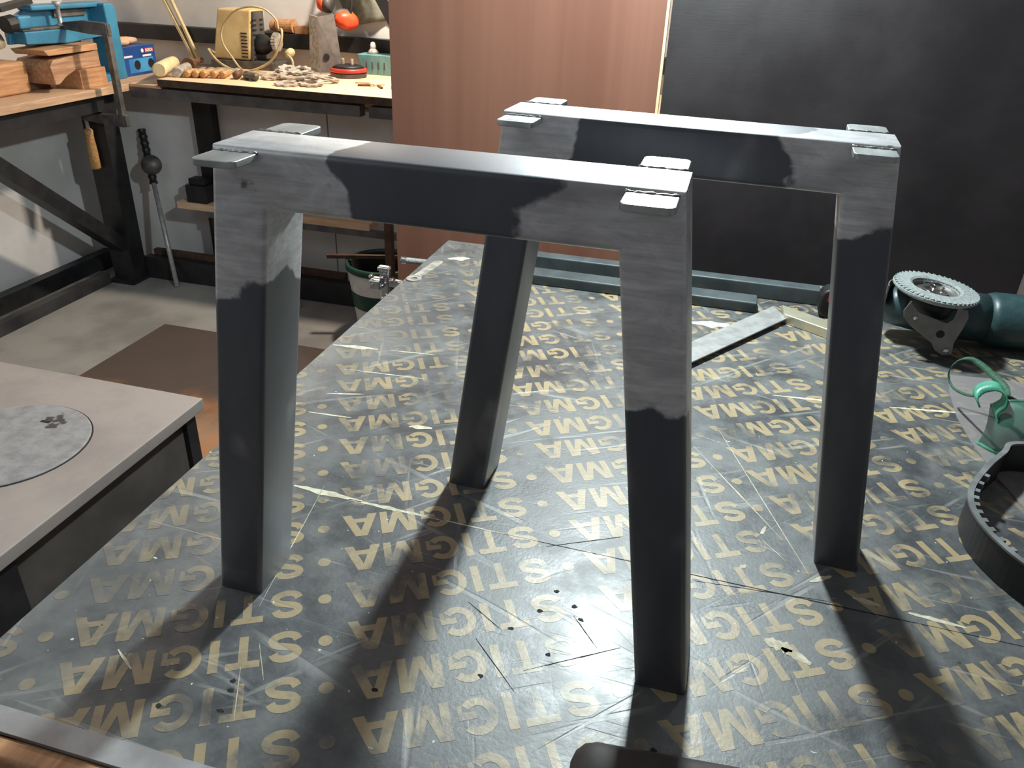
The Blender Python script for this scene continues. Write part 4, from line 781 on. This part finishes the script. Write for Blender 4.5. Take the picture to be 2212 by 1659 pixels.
for k, (x, y, a) in enumerate(((-1.36, 2.80, 0.4), (-1.32, 2.83, 1.0), (-1.29, 2.79, 2.2), (-1.40, 2.86, 0.1))):
    d = Vector((math.cos(a), math.sin(a), 0))*0.035; p = Vector((x, y, BZ+0.004))
    ob('wood_splinter', bar(p-d, p+d, 0.010, 0.007), M['pale_wood'] if k % 2 else M['dark_wood'], label=('pale', 'dark', 'pale', 'dark')[0] and ('dark short splinter nearest the white shard', 'pale splinter behind the white shard', 'dark splinter touching the white shard', 'pale splinter farthest from the white shard')[k], cat='splinter', group='splinters at the right end of the bench')
# ear defenders, cloth and black prop on the back wall
ed = thing('ear_defenders', 'orange and black ear defenders hanging on the back wall', 'ear defenders', (-1.68, 3.2, 0.20))
for (p, d) in (((-1.735, 3.21, 0.325), Vector((-1, -0.25, 0.15))), ((-1.625, 3.19, 0.255), Vector((0.75, -0.6, -0.25)))):
    Mx = frame_to(p, Vector(p)+d, up=(0, 1, 0)) @ Matrix.Diagonal((0.78, 1.15, 1, 1))
    cu_ = ob('cup', lathe_on(Mx, [(0.054, 0), (0.054, 0.012), (0.042, 0.030), (0.018, 0.038)], 24), M['orange'], ed, smooth=True, label='orange ear cup')
    ob('cushion', lathe_on(Mx, [(0.040, -0.034), (0.054, -0.030), (0.058, -0.014), (0.055, 0.0)], 24), M['grey_plastic'], cu_, smooth=True)
ob('headband', tube(spline([(-1.735, 3.215, 0.34), (-1.735, 3.235, 0.42), (-1.69, 3.24, 0.50), (-1.62, 3.235, 0.46), (-1.595, 3.20, 0.36), (-1.600, 3.185, 0.28)], 6), 0.007, 8), M['rubber'], ed, smooth=True)
ob('hook', cyl((-1.69, 3.24, 0.485), (-1.69, 3.30, 0.485), 0.006, n=8), M['black'], ed)
clb = new(); rows = []
for i in range(13):
    rows.append([clb.verts.new((-1.70+0.26*i/12+0.02*math.sin(j*0.8), 3.282+0.009*math.sin(i*1.3+j*0.3), 0.215+0.045*(i/12)+0.30*j/10)) for j in range(11)])
for a, b in zip(rows, rows[1:]):
    for j in range(10): clb.faces.new((a[j], a[j+1], b[j+1], b[j]))
ct = ob('hanging_cloth', clb, M['cloth'], smooth=True, label='grey-green cloth hanging on the wall behind the ear defenders', cat='cloth'); ct.modifiers.new('s', 'SOLIDIFY').thickness = 0.004
ob('black_prop', bar((-1.215, 3.10, 0.070), (-1.60, 3.205, 0.62), 0.05, 0.058), M['black'], label='black steel prop slanting up the back wall beside the brown board', cat='prop')
